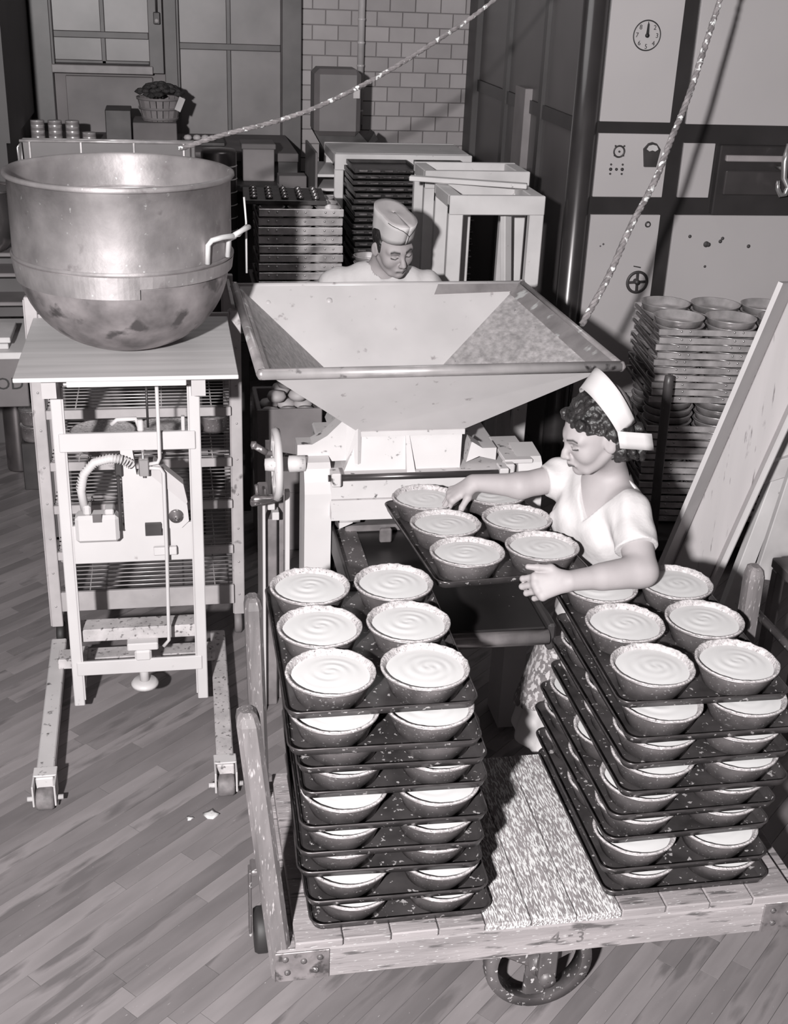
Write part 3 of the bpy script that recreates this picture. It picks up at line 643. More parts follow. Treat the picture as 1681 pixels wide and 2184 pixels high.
rope('rope', 'flour-caked rope rising from behind the big bowl toward upper middle', [(0.051, 4.6, 1.962), (0.22, 4.686, 2.007), (0.399, 4.771, 2.038), (0.558, 4.857, 2.078), (0.759, 4.943, 2.159), (0.938, 5.029, 2.246), (1.122, 5.114, 2.347), (1.356, 5.2, 2.482), (2.713, 5.699, 3.6)], .0095)
rope('rope', 'thick rope rising from the hopper corner across the oven front', [(1.444, 4.06, 1.449), (1.568, 4.167, 1.597), (1.667, 4.274, 1.761), (1.789, 4.381, 1.904), (1.869, 4.489, 2.034), (1.961, 4.596, 2.159), (2.046, 4.703, 2.338), (2.135, 4.81, 2.52), (2.505, 5.254, 3.6)], .0125)

# ------------------------------------------------------------------ oven
ov = thing('bake_oven', 'large bake oven with pale enamel front panels, dial, gauges and dark frame', 'oven', (0, 0, 0))
MB().box(2.06, 4.3, 5.92, 8.4, 0, 3.55).build('body', OVEND, ov)
def panel(x0, x1, z0, z1): return MB().cb(x0, x1, 5.905, 5.925, z0, z1, .002).build('panel', OVENP, ov)
pA = panel(2.085, 2.447, 1.94, 3.3); pB = panel(2.088, 2.452, 1.58, 1.885); pC = panel(2.09, 2.457, .45, 1.492)
panel(2.53, 4.2, 1.935, 3.3); panel(2.535, 2.70, 1.58, 1.845); panel(2.535, 4.2, .45, 1.492)
MB().lathe([(.062, 0), (.062, 3.55)], 28, (2.022, 5.945, 0), cap1=True).build('corner_column', mat('oven_column', .05, .3, .4, coat=.4), ov)
MB().box(2.03, 2.06, 6.0, 8.4, 1.86, 1.93).box(2.03, 2.06, 6.0, 8.4, 0, .1).box(2.02, 2.06, 6.7, 6.76, 0, 3.55).box(2.02, 2.06, 7.45, 7.52, 0, 3.55).build('side_frame', mat('oven_side_frame', .045, .4), ov)
for a, b in ((6.0, 6.7), (6.76, 7.45), (7.52, 8.4)):
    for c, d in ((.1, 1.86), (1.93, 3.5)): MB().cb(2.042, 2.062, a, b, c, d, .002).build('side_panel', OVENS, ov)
MB().cb(2.00, 2.045, 6.95, 7.16, 1.2, 1.99, .003).build('side_strip', mat('strip_grey', .19, .5), ov)
# dial
dl = MB().lathe([(.064, 0), (.067, -.004), (.070, 0)], 48, (2.275, 5.905, 2.335), 'y').build('dial_ring', INK, pA)
ptr = MB().prism([(2.268, 5.902, 2.335), (2.282, 5.902, 2.335), (2.279, 5.902, 2.385), (2.275, 5.902, 2.392), (2.271, 5.902, 2.385)], (0, -.004, 0)).lathe([(.001, -.008), (.010, -.006), (.010, 0)], 16, (2.275, 5.904, 2.335), 'y').build('pointer', INK, pA)
for k in range(8):
    a = PI/2-k*PI/4
    link('numeral', text_mesh(str(k+1), .030, .0005), INK, pA, (2.275+.050*math.cos(a), 5.9035, 2.335+.050*math.sin(a)), (PI/2, 0, 0))
MB().lathe([(.022, 0), (.024, -.004), (.030, -.004), (.031, 0)], 32, (2.20, 5.905, 1.80), 'y').lathe([(.001, -.006), (.005, -.005), (.005, 0)], 12, (2.20, 5.905, 1.80), 'y').build('timer_ring', DARK, pB)
for a in (PI/4, 3*PI/4, -PI/4, -3*PI/4): MB().cb(-.004, .004, 5.899, 5.905, 0, .008, .001, Matrix.Translation((2.20+.032*math.cos(a), 0, 1.80+.032*math.sin(a)))).build('timer_lug', DARK, pB)
gp = MB().prism([(2.335, 5.89, 1.73), (2.395, 5.89, 1.73), (2.408, 5.89, 1.815), (2.385, 5.89, 1.842), (2.365, 5.89, 1.848), (2.345, 5.89, 1.842), (2.322, 5.89, 1.815)], (0, .02, 0)).build('gauge', DARK, pB)
MB().prism([(2.335, 5.887, 1.815), (2.345, 5.887, 1.832), (2.365, 5.887, 1.837), (2.385, 5.887, 1.832), (2.395, 5.887, 1.815), (2.38, 5.887, 1.805), (2.365, 5.887, 1.81), (2.35, 5.887, 1.805)], (0, .004, 0)).build('gauge_window', mat('gauge_face', .5, .3), gp)
for x, z, r in ((2.165, 1.715, .008), (2.195, 1.715, .007), (2.225, 1.715, .008), (2.165, 1.738, .005), (2.165, 1.693, .005), (2.225, 1.738, .005), (2.225, 1.693, .005)):
    MB().lathe([(.001, -.006), (r, -.004), (r, 0)], 12, (x, 5.905, z), 'y').build('button', DARK, pB)
MB().lathe([(.008, -.004), (.014, -.006), (.016, 0)], 18, (2.395, 5.905, 1.445), 'y').build('grommet', DARK, pC)
hv = MB().lathe([(.046, -.012), (.056, -.016), (.060, -.010), (.056, -.004), (.046, -.008), (.046, -.012)], 32, (2.365, 5.89, 1.155), 'y').lathe([(.001, -.02), (.014, -.018), (.014, .015)], 16, (2.365, 5.89, 1.155), 'y').build('valve_wheel', DARK, pC)
vs_ = MB()
for k in range(4):
    a = PI/2*k+.05; c = V(2.365, 5.882, 1.155); vs_.bar(c, c+V(math.cos(a), 0, math.sin(a))*.05, .013, .008, up=(0, 1, 0))
vs_.build('spokes', DARK, hv)
MB().prism([(2.345, 5.903, 1.235), (2.385, 5.903, 1.228), (2.385, 5.903, 1.222), (2.345, 5.903, 1.230)], (0, .003, 0)).build('nameplate_mark', INK, pC)
for x, z, r in ((2.63, 1.385, .009), (2.725, 1.345, .016), (2.738, 1.343, .012), (2.81, 1.375, .009), (2.80, 1.36, .010), (2.96, 1.335, .010), (2.735, 1.23, .007), (2.17, 1.345, .005), (2.155, 1.335, .004)):
    MB().lathe([(.001, -.003), (r, -.002), (r, 0)], 10, (x, 5.905, z), 'y').build('chip', mat('chipped_enamel', .05, .7), ov)
dr = MB().cb(2.72, 3.4, 5.88, 5.925, 1.50, 1.84, .006).build('oven_door', mat('oven_door', .05, .35, .4), ov)
MB().cb(2.75, 3.06, 5.862, 5.885, 1.765, 1.795, .004).build('door_bar', mat('strip_light', .26, .35), dr)
MB().cb(2.76, 3.3, 5.866, 5.885, 1.60, 1.72, .012).build('door_plate', mat('door_plate', .10, .3, .6), dr)
HK = mat('bright_hook', .55, .28, .8)
MB().tube([(3.045, 5.8, 1.86), (3.025, 5.79, 1.78), (3.03, 5.78, 1.7), (3.055, 5.77, 1.66), (3.045, 5.77, 1.625), (3.02, 5.77, 1.62), (3.0, 5.77, 1.65), (2.995, 5.77, 1.69)], [.02, .018, .016, .015, .014, .013, .012, .008], 12).tube([(3.035, 5.79, 1.74), (3.035, 5.88, 1.74)], .01, 8).build('door_latch', HK, dr)
bd_ = struct(MB().cb(2.0, 2.06, 8.2, 8.41, 0, 3.55).build('trim_4', WALLD))

# ------------------------------------------------------------------ strapped pans
def strap_set(n, m1, m2, r=.118, h=.0345, pitch=.245, rows=2, strap=True):
    w_ = n*pitch
    root = thing('strapped_pan_set', 'x', 'baking pans', (0, 0, -5))
    if strap: MB().cb(0, w_, 0, .012, .006, h-.001, .002).build('strap', m1, root); MB().cb(0, w_, rows*pitch-.012, rows*pitch, .006, h-.001, .002).build('strap', m1, root)
    if strap: MB().cb(0, .01, .012, rows*pitch-.012, .014, h-.004, .002).build('end_strap', m2, root); MB().cb(w_-.01, w_, .012, rows*pitch-.012, .014, h-.004, .002).build('end_strap', m2, root)
    me = MB().lathe([(.001, .001), (r*.88, 0), (r*.97, h-.004), (r, h), (r-.004, h-.001), (r*.86, .004), (.001, .004)], 28).mesh('pan')
    for i in range(n):
        for j in range(rows): link('pan', me, m1, root, ((i+.5)*pitch, (j+.5)*pitch, 0))
    if not strap: return root
    bl_ = MB()
    for i in range(n):
        for dx in (-.02, .02): bl_.lathe([(.006, 0), (.005, -.003), (.001, -.004)], 8, ((i+.5)*pitch+dx, 0, .026), 'y')
    bl_.build('rivets', mat('steel_bright', .5), root)['kind'] = 'stuff'
    return root
def stackof(proto, n, x, y, z, dz, lab='', grp='', jit=.006, rz=0):
    for i in range(n):
        j = n-1-i
        l = lab % ('topmost' if j == 0 else ('lowest' if j == n-1 else ORD[j]+' from the top'))
        loc = (x+random.uniform(-jit, jit), y+random.uniform(-jit, jit), z+i*dz); rot = (0, 0, rz+random.uniform(-.01, .01))
        if i == 0:
            proto.location = loc; proto.rotation_euler = rot; proto['label'] = l; proto['group'] = grp
        else: copy_tree(proto, l, loc, rot, grp)
dolly = thing('pan_dolly', 'dark low dolly with upright posts under the steel pan stack by the oven', 'dolly', (0, 0, 0))
MB().cb(2.12, 2.96, 4.86, 5.60, .12, .18).build('deck', DARK, dolly)
for x in (2.22, 2.88):
    for y in (5.02, 5.52): MB().lathe([(.005, -.015), (.05, -.015), (.055, 0), (.05, .015), (.005, .015)], 18, (x, y, .06), 'x').build('caster', BLACK, dolly)
MB().tube([(2.215, 4.93, .14), (2.20, 4.93, .5), (2.185, 4.92, .93), (2.185, 4.92, .965), (2.185, 4.92, .972)], [.022, .022, .022, .02, .008], 14).build('post', mat('dark_post', .07, .4, var=.3, spk=.3, spk_s=60, spk_g=.2), dolly)
MB().tube([(2.90, 4.88, .14), (2.90, 4.87, .96)], .022, 12).build('post', mat('dark_post', .07), dolly)
s1 = strap_set(3, STRAPM, STRAPD); s1b = strap_set(3, STRAPM, STRAPD, strap=False)
for i in range(28):
    l = 'three-wide strapped round steel pans, %s in the tall stack before the oven' % ('topmost' if i == 27 else ('lowest' if i == 0 else ORD[27-i]+' from the top'))
    pr_ = s1b if i in (14, 15, 16, 27) else s1
    loc = (2.17+random.uniform(-.006, .006), 5.06+random.uniform(-.006, .006), .182+i*.0355); rt = (0, 0, -.13+random.uniform(-.01, .01))
    if i in (0, 14): pr_.location = loc; pr_.rotation_euler = rt; pr_['label'] = l; pr_['group'] = 'strapped pans before the oven'
    else: copy_tree(pr_, l, loc, rt, 'strapped pans before the oven')

# left rear stack on a table
tb = thing('work_table', 'dark work table carrying steel pans behind the man', 'table', (0, 0, 0))
MB().cb(.30, 1.10, 5.75, 6.33, .90, .95).build('tabletop', DARK, tb)
for x, y in ((.34, 5.79), (1.06, 5.79), (.34, 6.29), (1.06, 6.29)): MB().cb(x-.03, x+.03, y-.03, y+.03, 0, .90).build('leg', DARK, tb)
def cake_pan(m1, r=.1, h=.032):
    root = thing('round_pan', 'x', 'pan', (0, 0, -5))
    MB().lathe([(.001, .001), (r*.9, 0), (r*.97, h-.004), (r+.002, h), (r-.003, h), (r*.88, .004), (.001, .004)], 28).build('pan', m1, root)
    MB().lathe([(r-.001, h-.003), (r+.004, h-.001), (r+.003, h+.001), (r-.001, h+.001)], 28).build('rim', m1, root); return root
for ci, (x, y, n, nm) in enumerate(((.50, 5.95, 5, 'left'), (.72, 6.0, 5, 'right'))):
    stackof(cake_pan(STRAPD), n, x, y, .952, .034, 'round steel pan, %s, '+'in the low %s column behind the man' % nm, 'loose round pans on the rear table', .004)
stackof(cake_pan(STRAPM, .075, .028), 12, .955, 5.85, .952, .029, 'small bright pan, %s in the leaning pile left of the man', 'pile of small pans left of the man', .014)
s2 = strap_set(3, STRAPM, STRAPD, r=.062, h=.042, pitch=.135, rows=3)
stackof(s2, 9, .425, 5.86, 1.13, .0435, 'strapped steel pan set, %s in the stack left of the man', 'strapped pans on the rear table', .004)
sh = tag(MB().cb(.40, .86, 5.82, 6.3, 1.122, 1.129, .002).build('pan_board', STRAPD), 'thin metal sheet lying between the round pans and strapped pans', 'sheet')
mt_ = thing('muffin_tin', 'dark muffin tin with shiny cups on top of the strapped pans', 'baking pan', (.36, 5.95, 1.523), (0, 0, -.05))
MB().cb(0, .40, 0, .36, 0, .022, .003).build('frame', DARKPAN, mt_)
cupm = MB().lathe([(.012, 0), (.020, .003), (.014, .014), (.002, .018)], 12).mesh('cup')
for i in range(5):
    for j in range(4): link('cup', cupm, CAN, mt_, (.05+i*.075, .05+j*.085, .022))

# ------------------------------------------------------------------ white timber stands behind
def frame_stand(label, x0, x1, y0, y1, zt, w_=.075, rot=0, braces=True, m=PAINTW):
    t = thing('wooden_stand', label, 'stand', (0, 0, 0))
    for x, y in ((x0, y0), (x1-w_, y0), (x0, y1-w_*.7), (x1-w_, y1-w_*.7)): MB().cb(x, x+w_, y, y+w_*.7, 0, zt-.04, .004).build('leg', m, t)
    MB().cb(x0, x1, y0-.005, y0+.03, zt-.085, zt, .004).build('top_rail', m, t); MB().cb(x0, x1, y1-.03, y1, zt-.085, zt, .004).build('top_rail', m, t)
    MB().cb(x0, x0+.06, y0+.03, y1-.03, zt-.06, zt-.002, .004).build('side_rail', m, t); MB().cb(x1-.06, x1, y0+.03, y1-.03, zt-.06, zt-.002, .004).build('side_rail', m, t)
    if braces: MB().bar((x0+.30, y1-.2, zt-.1), (x0+.43, y1-.1, .2), .03, .05).build('brace', m, t); MB().cb(x0+.12, x0+.155, y1-.12, y1-.08, .2, zt-.08).build('slat', m, t)
    return t
t3_ = frame_stand('white wooden open stand nearest the oven, right of the man', 1.235, 1.675, 5.36, 5.70, 1.675, .066)
MB().bar((1.12, 5.72, 1.692), (1.64, 5.55, 1.688), .05, .022).build('loose_board', PAINTW, t3_)
frame_stand('white wooden open stand second from the oven, behind the man', 1.235, 1.76, 5.92, 6.22, 1.695, .065, braces=False)
fr1 = frame_stand('white wooden shelf stand at the foot of the tile wall', .90, 1.66, 6.72, 7.2, 1.655, .05, braces=False)
MB().cb(.91, 1.65, 6.76, 7.15, 1.637, 1.655, .002).build('top_board', PAINTW, fr1)
for k in range(7): MB().cb(.80, .94, 6.73, 7.2, 1.08+k*.075, 1.095+k*.075, .002).build('shelf', PAINTW, fr1)
MB().cb(.795, .808, 6.72, 7.22, .2, 1.66, .002).build('side_board', CARD, fr1)
bt = thing('pan_pallet', 'dark pallet on legs under the stacked black pans', 'pallet', (0, 0, 0))
MB().cb(.93, 1.62, 6.35, 6.70, .90, .95).build('deck', DARK, bt)
for x, y in ((.97, 6.38), (1.58, 6.38), (.97, 6.67), (1.58, 6.67)): MB().cb(x-.025, x+.025, y-.025, y+.025, 0, .90).build('leg', DARK, bt)
def blackpan(w_):
    root = thing('black_pan', 'x', 'baking pan', (0, 0, -5))
    MB().cb(0, w_, 0, .33, 0, .004, .001).cb(0, w_, 0, .006, .004, .022, .001).cb(0, w_, .324, .33, .004, .022, .001).cb(0, .006, .006, .324, .004, .022, .001).cb(w_-.006, w_, .006, .324, .004, .022, .001).build('pan', DARKPAN, root)
    bl_ = MB()
    for i in range(5): bl_.cb(.02+i*w_/5, .02+i*w_/5+w_/7, -.012-.006*(i % 2), .0, .006, .016, .003)
    bl_.build('folded_edge', mat('pan_edge', .10, .4, .5, var=.6, scale=30), root); return root
stackof(blackpan(.33), 22, .955, 6.36, .952, .0315, 'dark sheet pan, %s in the left black pile behind the man', 'black pans behind the man', .012)
stackof(blackpan(.26), 22, 1.33, 6.36, .952, .0315, 'dark sheet pan, %s in the right black pile behind the man', 'black pans behind the man', .012)

# ------------------------------------------------------------------ back bench and things on it
bn = thing('back_bench', 'long dark bench standing below the windows along the back wall', 'bench', (0, 0, 0))
MB().cb(-.78, .78, 7.45, 8.28, 1.50, 1.55).build('benchtop', CARD, bn)
for x in (-.74, 0, .74): MB().cb(x-.03, x+.03, 7.5, 7.56, 0, 1.50).build('leg', DARK, bn)
MB().cb(-.78, .78, 7.48, 7.5, 1.25, 1.50).build('front_panel', WALLD, bn)
tin = thing('small_tin', 'x', 'tin', (0, 0, -5))
MB().lathe([(.001, 0), (.040, 0), (.041, .002), (.040, .004), (.040, .030), (.041, .032), (.001, .032)], 18).build('can', STRAPM, tin); MB().lathe([(.0405, .008), (.0405, .024)], 18).build('paper_band', mat('can_band', .16, .6), tin)
cols = [(-.735, 4), (-.635, 4), (-.535, 4), (-.44, 2)]
first = True
for ci, (x, n) in enumerate(cols):
    for k in range(n):
        lb = 'small round tin, %s in the %s column of tins on the back bench' % (ORD[n-1-k] if k < n-1 else 'topmost', ('leftmost', 'second', 'third', 'rightmost short')[ci])
        if first: tin.location = (x, 7.75, 1.55); tin['label'] = lb; tin['group'] = 'small tins on the back bench'; first = False
        else: copy_tree(tin, lb, (x, 7.75, 1.55+.0325*k), group='small tins on the back bench')
lx_ = thing('dark_crate', 'dark crate on the back bench left of the bushel basket', 'crate', (0, 0, 0))
MB().cb(-.34, -.19, 7.7, 7.95, 1.55, 1.75).build('side', DARK, lx_)
bx0 = thing('wooden_box', 'low grey box on the back bench under the bushel basket', 'box', (0, 0, 0)); MB().cb(-.18, .075, 7.62, 7.95, 1.55, 1.69).build('body', CARD, bx0)
bk = thing('bushel_basket', 'splint bushel basket heaped with dark greens under the window', 'basket', (-.02, 7.78, 1.69))
nb = 20
for k in range(nb):
    a = 2*PI*k/nb; M = Matrix.Rotation(a, 4, 'Z'); MB().prism([M @ V(.098, -.014, 0), M @ V(.098, .014, 0), M @ V(.128, .018, .13), M @ V(.128, -.018, .13)], (M @ V(.004, 0, 0))).build('stave', WICKER, bk)
for z, r in ((.012, .104), (.07, .119), (.125, .131)): MB().lathe([(r, -.007), (r+.004, -.007), (r+.006, .007), (r+.001, .007)], 32, (0, 0, z)).build('hoop', mat('hoop_splint', .14, .7), bk)
lf = MB(); rr = random.Random(5)
for k in range(60):
    a = rr.random()*6.28; r = rr.random()**.5*.125; h = .14+.06*(1-(r/.13)**2)+rr.random()*.012; s_ = .03
    lf.lathe([(.001, -s_*.5), (s_, 0), (s_*.6, s_*.4), (.001, s_*.5)], 7, (r*math.cos(a), r*math.sin(a), h))
lf.build('greens', LEAF, bk)['kind'] = 'stuff'
tg = MB().cb(-.02, .02, -.002, 0, -.04, .04, .001).build('paper_tag', mat('tag_paper', .45, .8), bk, (.118, -.085, .10), (0, .45, .4))
dt_ = thing('shallow_tray', 'shallow tray of round rolls on the back bench', 'tray', (0, 0, 0)); MB().cb(.10, .36, 7.7, 7.95, 1.551, 1.575).build('pan', DARK, dt_)
for k, x in enumerate((.14, .195, .245, .29)):
    tag(MB().lathe([(.001, 0), (.02, .002), (.026, .014), (.018, .028), (.001, .032)], 16, (x, 7.78, 1.576)).build('bread_roll', DOUGH), 'round pale roll, %s from the left on the shallow tray' % ('first', 'second', 'third', 'fourth')[k], 'roll', 'rolls on the shallow tray')
bx = thing('grey_carton', 'light grey carton standing on boards left of the tile wall', 'carton', (0, 0, 0)); MB().cb(.44, .62, 7.25, 7.43, 1.42, 1.625).build('body', mat('carton_grey', .17, .7), bx); MB().cb(.432, .628, 7.24, 7.44, 1.60, 1.63).build('lid', CARD, bx)
bs = thing('carton_stand', 'dark low stand under the grey carton', 'stand', (0, 0, 0)); MB().cb(.25, .78, 7.12, 7.44, 1.38, 1.42).build('top', DARK, bs)
for x in (.29, .74): MB().cb(x-.03, x+.03, 7.15, 7.3, 0, 1.38).build('leg', DARK, bs)
dm = thing('round_canister', 'dark banded round canister behind the bowl rim', 'canister', (.29, 6.98, 0))
MB().lathe([(.001, 0), (.098, 0), (.098, 1.62), (.09, 1.635), (.001, 1.64)], 30).build('body', mat('dark_tin', .10, .3, .8), dm)
for k in range(6): MB().lathe([(.098, -.004), (.102, 0), (.098, .004)], 30, (0, 0, 1.2+k*.07)).build('band', STRAPM, dm)
cb_ = thing('grey_crate', 'grey open carton and white cloth right of the strapped pans', 'carton', (0, 0, 0)); MB().cb(.62, .775, 6.95, 7.07, 0, 1.50).build('body', CARD, cb_)
wc = tag(MB().prism([(.60, 6.6, 1.40), (.74, 6.6, 1.36), (.80, 6.6, 1.33), (.80, 6.6, 1.47), (.70, 6.6, 1.48), (.62, 6.6, 1.47), (.59, 6.6, 1.50)], (0, .12, 0)).build('paper_sheet', mat('pale_paper', .42, .8)), 'pale crumpled paper sheet behind the strapped pans', 'paper')
ps = thing('paper_stand', 'dark box stand under the pale paper sheet', 'stand', (0, 0, 0)); MB().cb(.60, .79, 6.56, 6.8, 0, 1.33).build('body', DARK, ps)
eq = thing('tall_scale_cabinet', 'tall rounded grey cabinet with a small label before the tile wall', 'cabinet', (0, 0, 0))
MB().cb(.885, 1.165, 7.55, 7.80, 1.64, 2.02, .03).build('body', mat('cabinet_grey', .13, .5, var=.1), eq)
MB().prism([(.89, 7.6, 1.66), (1.16, 7.6, 1.66), (1.22, 7.6, 1.60), (1.26, 7.6, 1.66), (1.28, 7.6, 1.62), (1.22, 7.6, 1.56), (.95, 7.6, 1.56)], (0, .18, 0)).build('cradle', DARK, eq)
MB().cb(.95, 1.2, 7.5, 7.85, 0, 1.56).build('pedestal', DARK, eq); MB().cb(1.115, 1.155, 7.545, 7.55, 1.86, 1.91, .001).build('label', mat('pale_paper', .42), eq)
# grey sheet-metal bin behind the bowl
gb = thing('metal_bin', 'grey sheet-metal bin with jointed rim behind the big bowl', 'bin', (0, 0, 0))
MB().cb(-.60, .11, 5.5, 5.52, 0, 1.86).cb(-.60, .13, 5.62, 5.64, 0, 1.845).cb(-.60, -.58, 5.52, 5.62, 0, 1.85).cb(.11, .13, 5.5, 5.64, 0, 1.85).cb(-.60, .13, 5.5, 5.64, 0, .02).build('body', mat('bin_grey', .085, .5, .2, var=.1), gb)
MB().tube([(-.60, 5.5, 1.862), (.115, 5.5, 1.862), (.13, 5.64, 1.85), (-.6, 5.64, 1.85)], .006, 8, closed=True).build('rim_wire', STRAPM, gb)
for x in (-.56, -.35, -.13, .08): MB().cb(x-.004, x+.004, 5.494, 5.5, 1.7, 1.86, .001).build('joint', STRAPM, gb)
MB().tube([(-.60, 5.47, 1.70), (-.605, 5.46, 1.84), (-.595, 5.47, 1.86), (-.59, 5.47, 1.70)], .006, 8).build('clip', HK, gb)

# ------------------------------------------------------------------ left edge items
bnl = thing('side_bench', 'bench at left edge with pale boards on it', 'bench', (0, 0, 0))
MB().cb(-1.3, -.60, 5.2, 5.75, 1.00, 1.03).build('benchtop', mat('pale_board', .50, .6, var=.1), bnl); MB().cb(-1.3, -.62, 5.22, 5.24, .78, 1.0).build('front_panel', mat('crate_wood', .12, .7), bnl)
for x in (-1.25, -1.02): MB().cb(x-.02, x+.02, 5.3, 5.34, 0, 1.0).build('leg', DARK, bnl)
link('stencil', text_mesh('OD', .075, .0005), INK, bnl, (-.695, 5.216, .885), (PI/2, 0, 0))
for k in range(2): tag(MB().cb(-1.2, -.69+.01*k, 5.25, 5.5, 1.031+k*.027, 1.055+k*.027, .003).build('plank', mat('pale_board', .50)), '%s of two short pale planks on the side bench' % ('lower', 'upper')[k], 'plank', 'planks on the side bench')
shf = thing('dark_shelf_unit', 'dark shelf unit at the left edge beside the big bowl', 'shelf', (0, 0, 0))
for z in (1.14, 1.27, 1.36): MB().cb(-1.3, -.62, 5.55, 5.75, z, z+.018).build('shelf', mat('shelf_grey', .13, .6), shf)
MB().cb(-.64, -.62, 5.56, 5.74, 1.031, 1.14).cb(-1.3, -1.28, 5.56, 5.74, 1.031, 1.36).build('upright', DARK, shf); MB().cb(-1.3, -.63, 5.74, 5.75, 1.04, 1.37).build('back_panel', WALLD, shf)
bw2 = thing('steel_drum', 'shiny steel drum at the left edge behind the big bowl', 'drum', (-.82, 5.62, 1.378))
MB().lathe([(.001, 0), (.11, 0), (.15, .05), (.17, .15), (.17, .26), (.176, .265), (.165, .265)], 36).build('body', CAN, bw2); MB().lathe([(.166, .26), (.179, .263), (.179, .272), (.164, .272)], 36).build('rim', CAN, bw2)
mc2 = thing('milk_can', 'tall metal can with shoulder lid standing at the left edge', 'can', (-.84, 6.45, 0))
MB().lathe([(.001, 0), (.068, 0), (.071, .01), (.071, .36), (.065, .40), (.048, .43), (.048, .46)], 32).build('body', mat('can_dull', .20, .3, .85, var=.2), mc2); MB().lathe([(.058, .452), (.068, .457), (.068, .48), (.03, .488), (.001, .49)], 32).build('lid', CAN, mc2)
st2 = tag(MB().cb(-.79, -.66, 6.13, 6.27, 0, .26).build('block', DARK), 'dark block beside the cooling rack under two crusted tins', 'block')
wide_tin('crusted tin left of the cooling rack, the lower one', -.725, 6.2, .26, .072, .085)
wide_tin('crusted tin left of the cooling rack, the upper one', -.725, 6.2, .348, .072, .085)
cr = thing('dough_crate', 'grey crate heaped with pale rounds behind the filling machine', 'crate', (0, 0, 0))
MB().cb(.37, .67, 5.28, 5.30, .30, .72).cb(.37, .67, 5.6, 5.62, .30, .72).cb(.37, .39, 5.30, 5.6, .30, .72).cb(.65, .67, 5.30, 5.6, .30, .72).cb(.37, .67, 5.28, 5.62, 0, .30).cb(.39, .65, 5.30, 5.60, .30, .653).build('box', mat('crate_grey', .17, .75, var=.2), cr)
k = 0
for z, pts in ((.68, [(.438, 5.352), (.52, 5.352), (.60, 5.352), (.438, 5.47), (.52, 5.48), (.60, 5.47)]), (.74, [(.47, 5.41), (.57, 5.42), (.50, 5.52)]), (.79, [(.52, 5.46)])):
    for (x, y) in pts:
        tag(MB().lathe([(.001, -.025), (.035, -.02), (.046, 0), (.035, .02), (.001, .027)], 18, (x, y, z)).build('dough_round', DOUGH), 'pale dough round in the grey crate, %s of the heap' % ('front left', 'front middle', 'front right', 'back left', 'back middle', 'back right', 'second layer left', 'second layer right', 'second layer back', 'the very top')[k], 'dough', 'dough rounds in the grey crate'); k += 1

# ------------------------------------------------------------------ leaning trough and trestle at right
tr = thing('dough_trough', 'long pale wooden trough leaning upright at the right', 'trough', (0, 0, 0))
p0, p1 = V(1.86, 4.15, 0.02), V(2.235, 4.05, 1.60); d = (p1-p0).normalized(); L_ = (p1-p0).length
sd = V(.93, -.30, 0); sd = (sd-d*sd.dot(d)).normalized(); nr = sd.cross(d); nr = nr if nr.y < 0 else -nr
M = Matrix(((d.x, sd.x, nr.x, p0.x), (d.y, sd.y, nr.y, p0.y), (d.z, sd.z, nr.z, p0.z), (0, 0, 0, 1)))
MB().cb(0, L_, 0, .155, 0, .02, .004, M).build('bottom_board', TROUGH, tr)
MB().prism([(0, 0, 0), (0, -.062, .095), (0, -.078, .086), (0, -.014, -.010)], (L_, 0, 0), M).build('side_board', mat('pale_board2', .46, .6, var=.06), tr)
MB().cb(0, L_, .155, .18, 0, .07, .005, M).build('side_board', mat('pale_board2', .62), tr)
MB().cb(L_-.02, L_, 0, .155, .02, .075, .004, M).build('end_block', TROUGH, tr)
ts = thing('trestle', 'white painted trestle beside the trough at the right edge', 'trestle', (0, 0, 0))
MB().bar((2.52, 4.35, .93), (2.29, 4.28, 0.02), .07, .045, up=(0, 1, 0)).build('leg', PAINTW, ts); MB().bar((2.56, 4.24, .95), (2.44, 4.20, .30), .16, .03, up=(0, 1, 0)).build('wide_board', mat('white_board', .46, .6), ts)
MB().bar((2.27, 4.32, .70), (2.75, 4.29, .86), .03, .085).build('cross_board', mat('white_board', .46), ts); MB().bar((2.87, 4.3, .93), (2.92, 4.22, 0.02), .07, .045, up=(0, 1, 0)).build('leg', PAINTW, ts)
MB().bar((2.47, 4.5, 1.0), (2.41, 4.45, .5), .03, .03).build('pole', mat('grey_pole', .14, .6), ts)
so = thing('wooden_stool', 'dark wooden stool at the right edge behind the cart', 'stool', (0, 0, 0))
MB().cb(2.17, 2.6, 3.45, 3.75, .60, .64).build('seat', mat('stool_wood', .10, .5, var=.3), so)
for x, y in ((2.19, 3.48), (2.56, 3.48), (2.19, 3.72), (2.56, 3.72)): MB().cb(x-.02, x+.02, y-.02, y+.02, 0, .60).build('leg', mat('stool_wood', .1), so)
MB().cb(2.2, 2.55, 3.47, 3.49, .2, .24).build('stretcher', mat('stool_wood', .1), so)
wb2 = thing('white_bucket', 'pale square bin low at the right edge behind the stool', 'bin', (0, 0, 0)); MB().cb(2.14, 2.22, 4.26, 4.46, .0, .26, .01).build('body', PAINTW, wb2); MB().lathe([(.008, 0), (.008, -.003), (.001, -.003)], 10, (2.18, 4.26, .2), 'y').build('hole', INK, wb2)
tag(MB().lathe([(.001, 0), (.022, 0), (.026, .002), (.012, .004), (.001, .005)], 9, fn=lambda r, z, a: (r*(1+.22*math.sin(a*5+1)+.12*math.sin(a*9)), z)).build('batter_splash', FILL), 'white splash of batter on the floor near the stand wheel', 'splash').location = (.07, 3.32, 0)
tag(MB().lathe([(.001, 0), (.010, 0), (.012, .001), (.001, .003)], 9, fn=lambda r, z, a: (r*(1+.35*math.sin(a*3+1)), z)).build('batter_drop', FILL), 'smaller white batter drop left of the splash on the floor', 'drop').location = (.0, 3.31, 0)

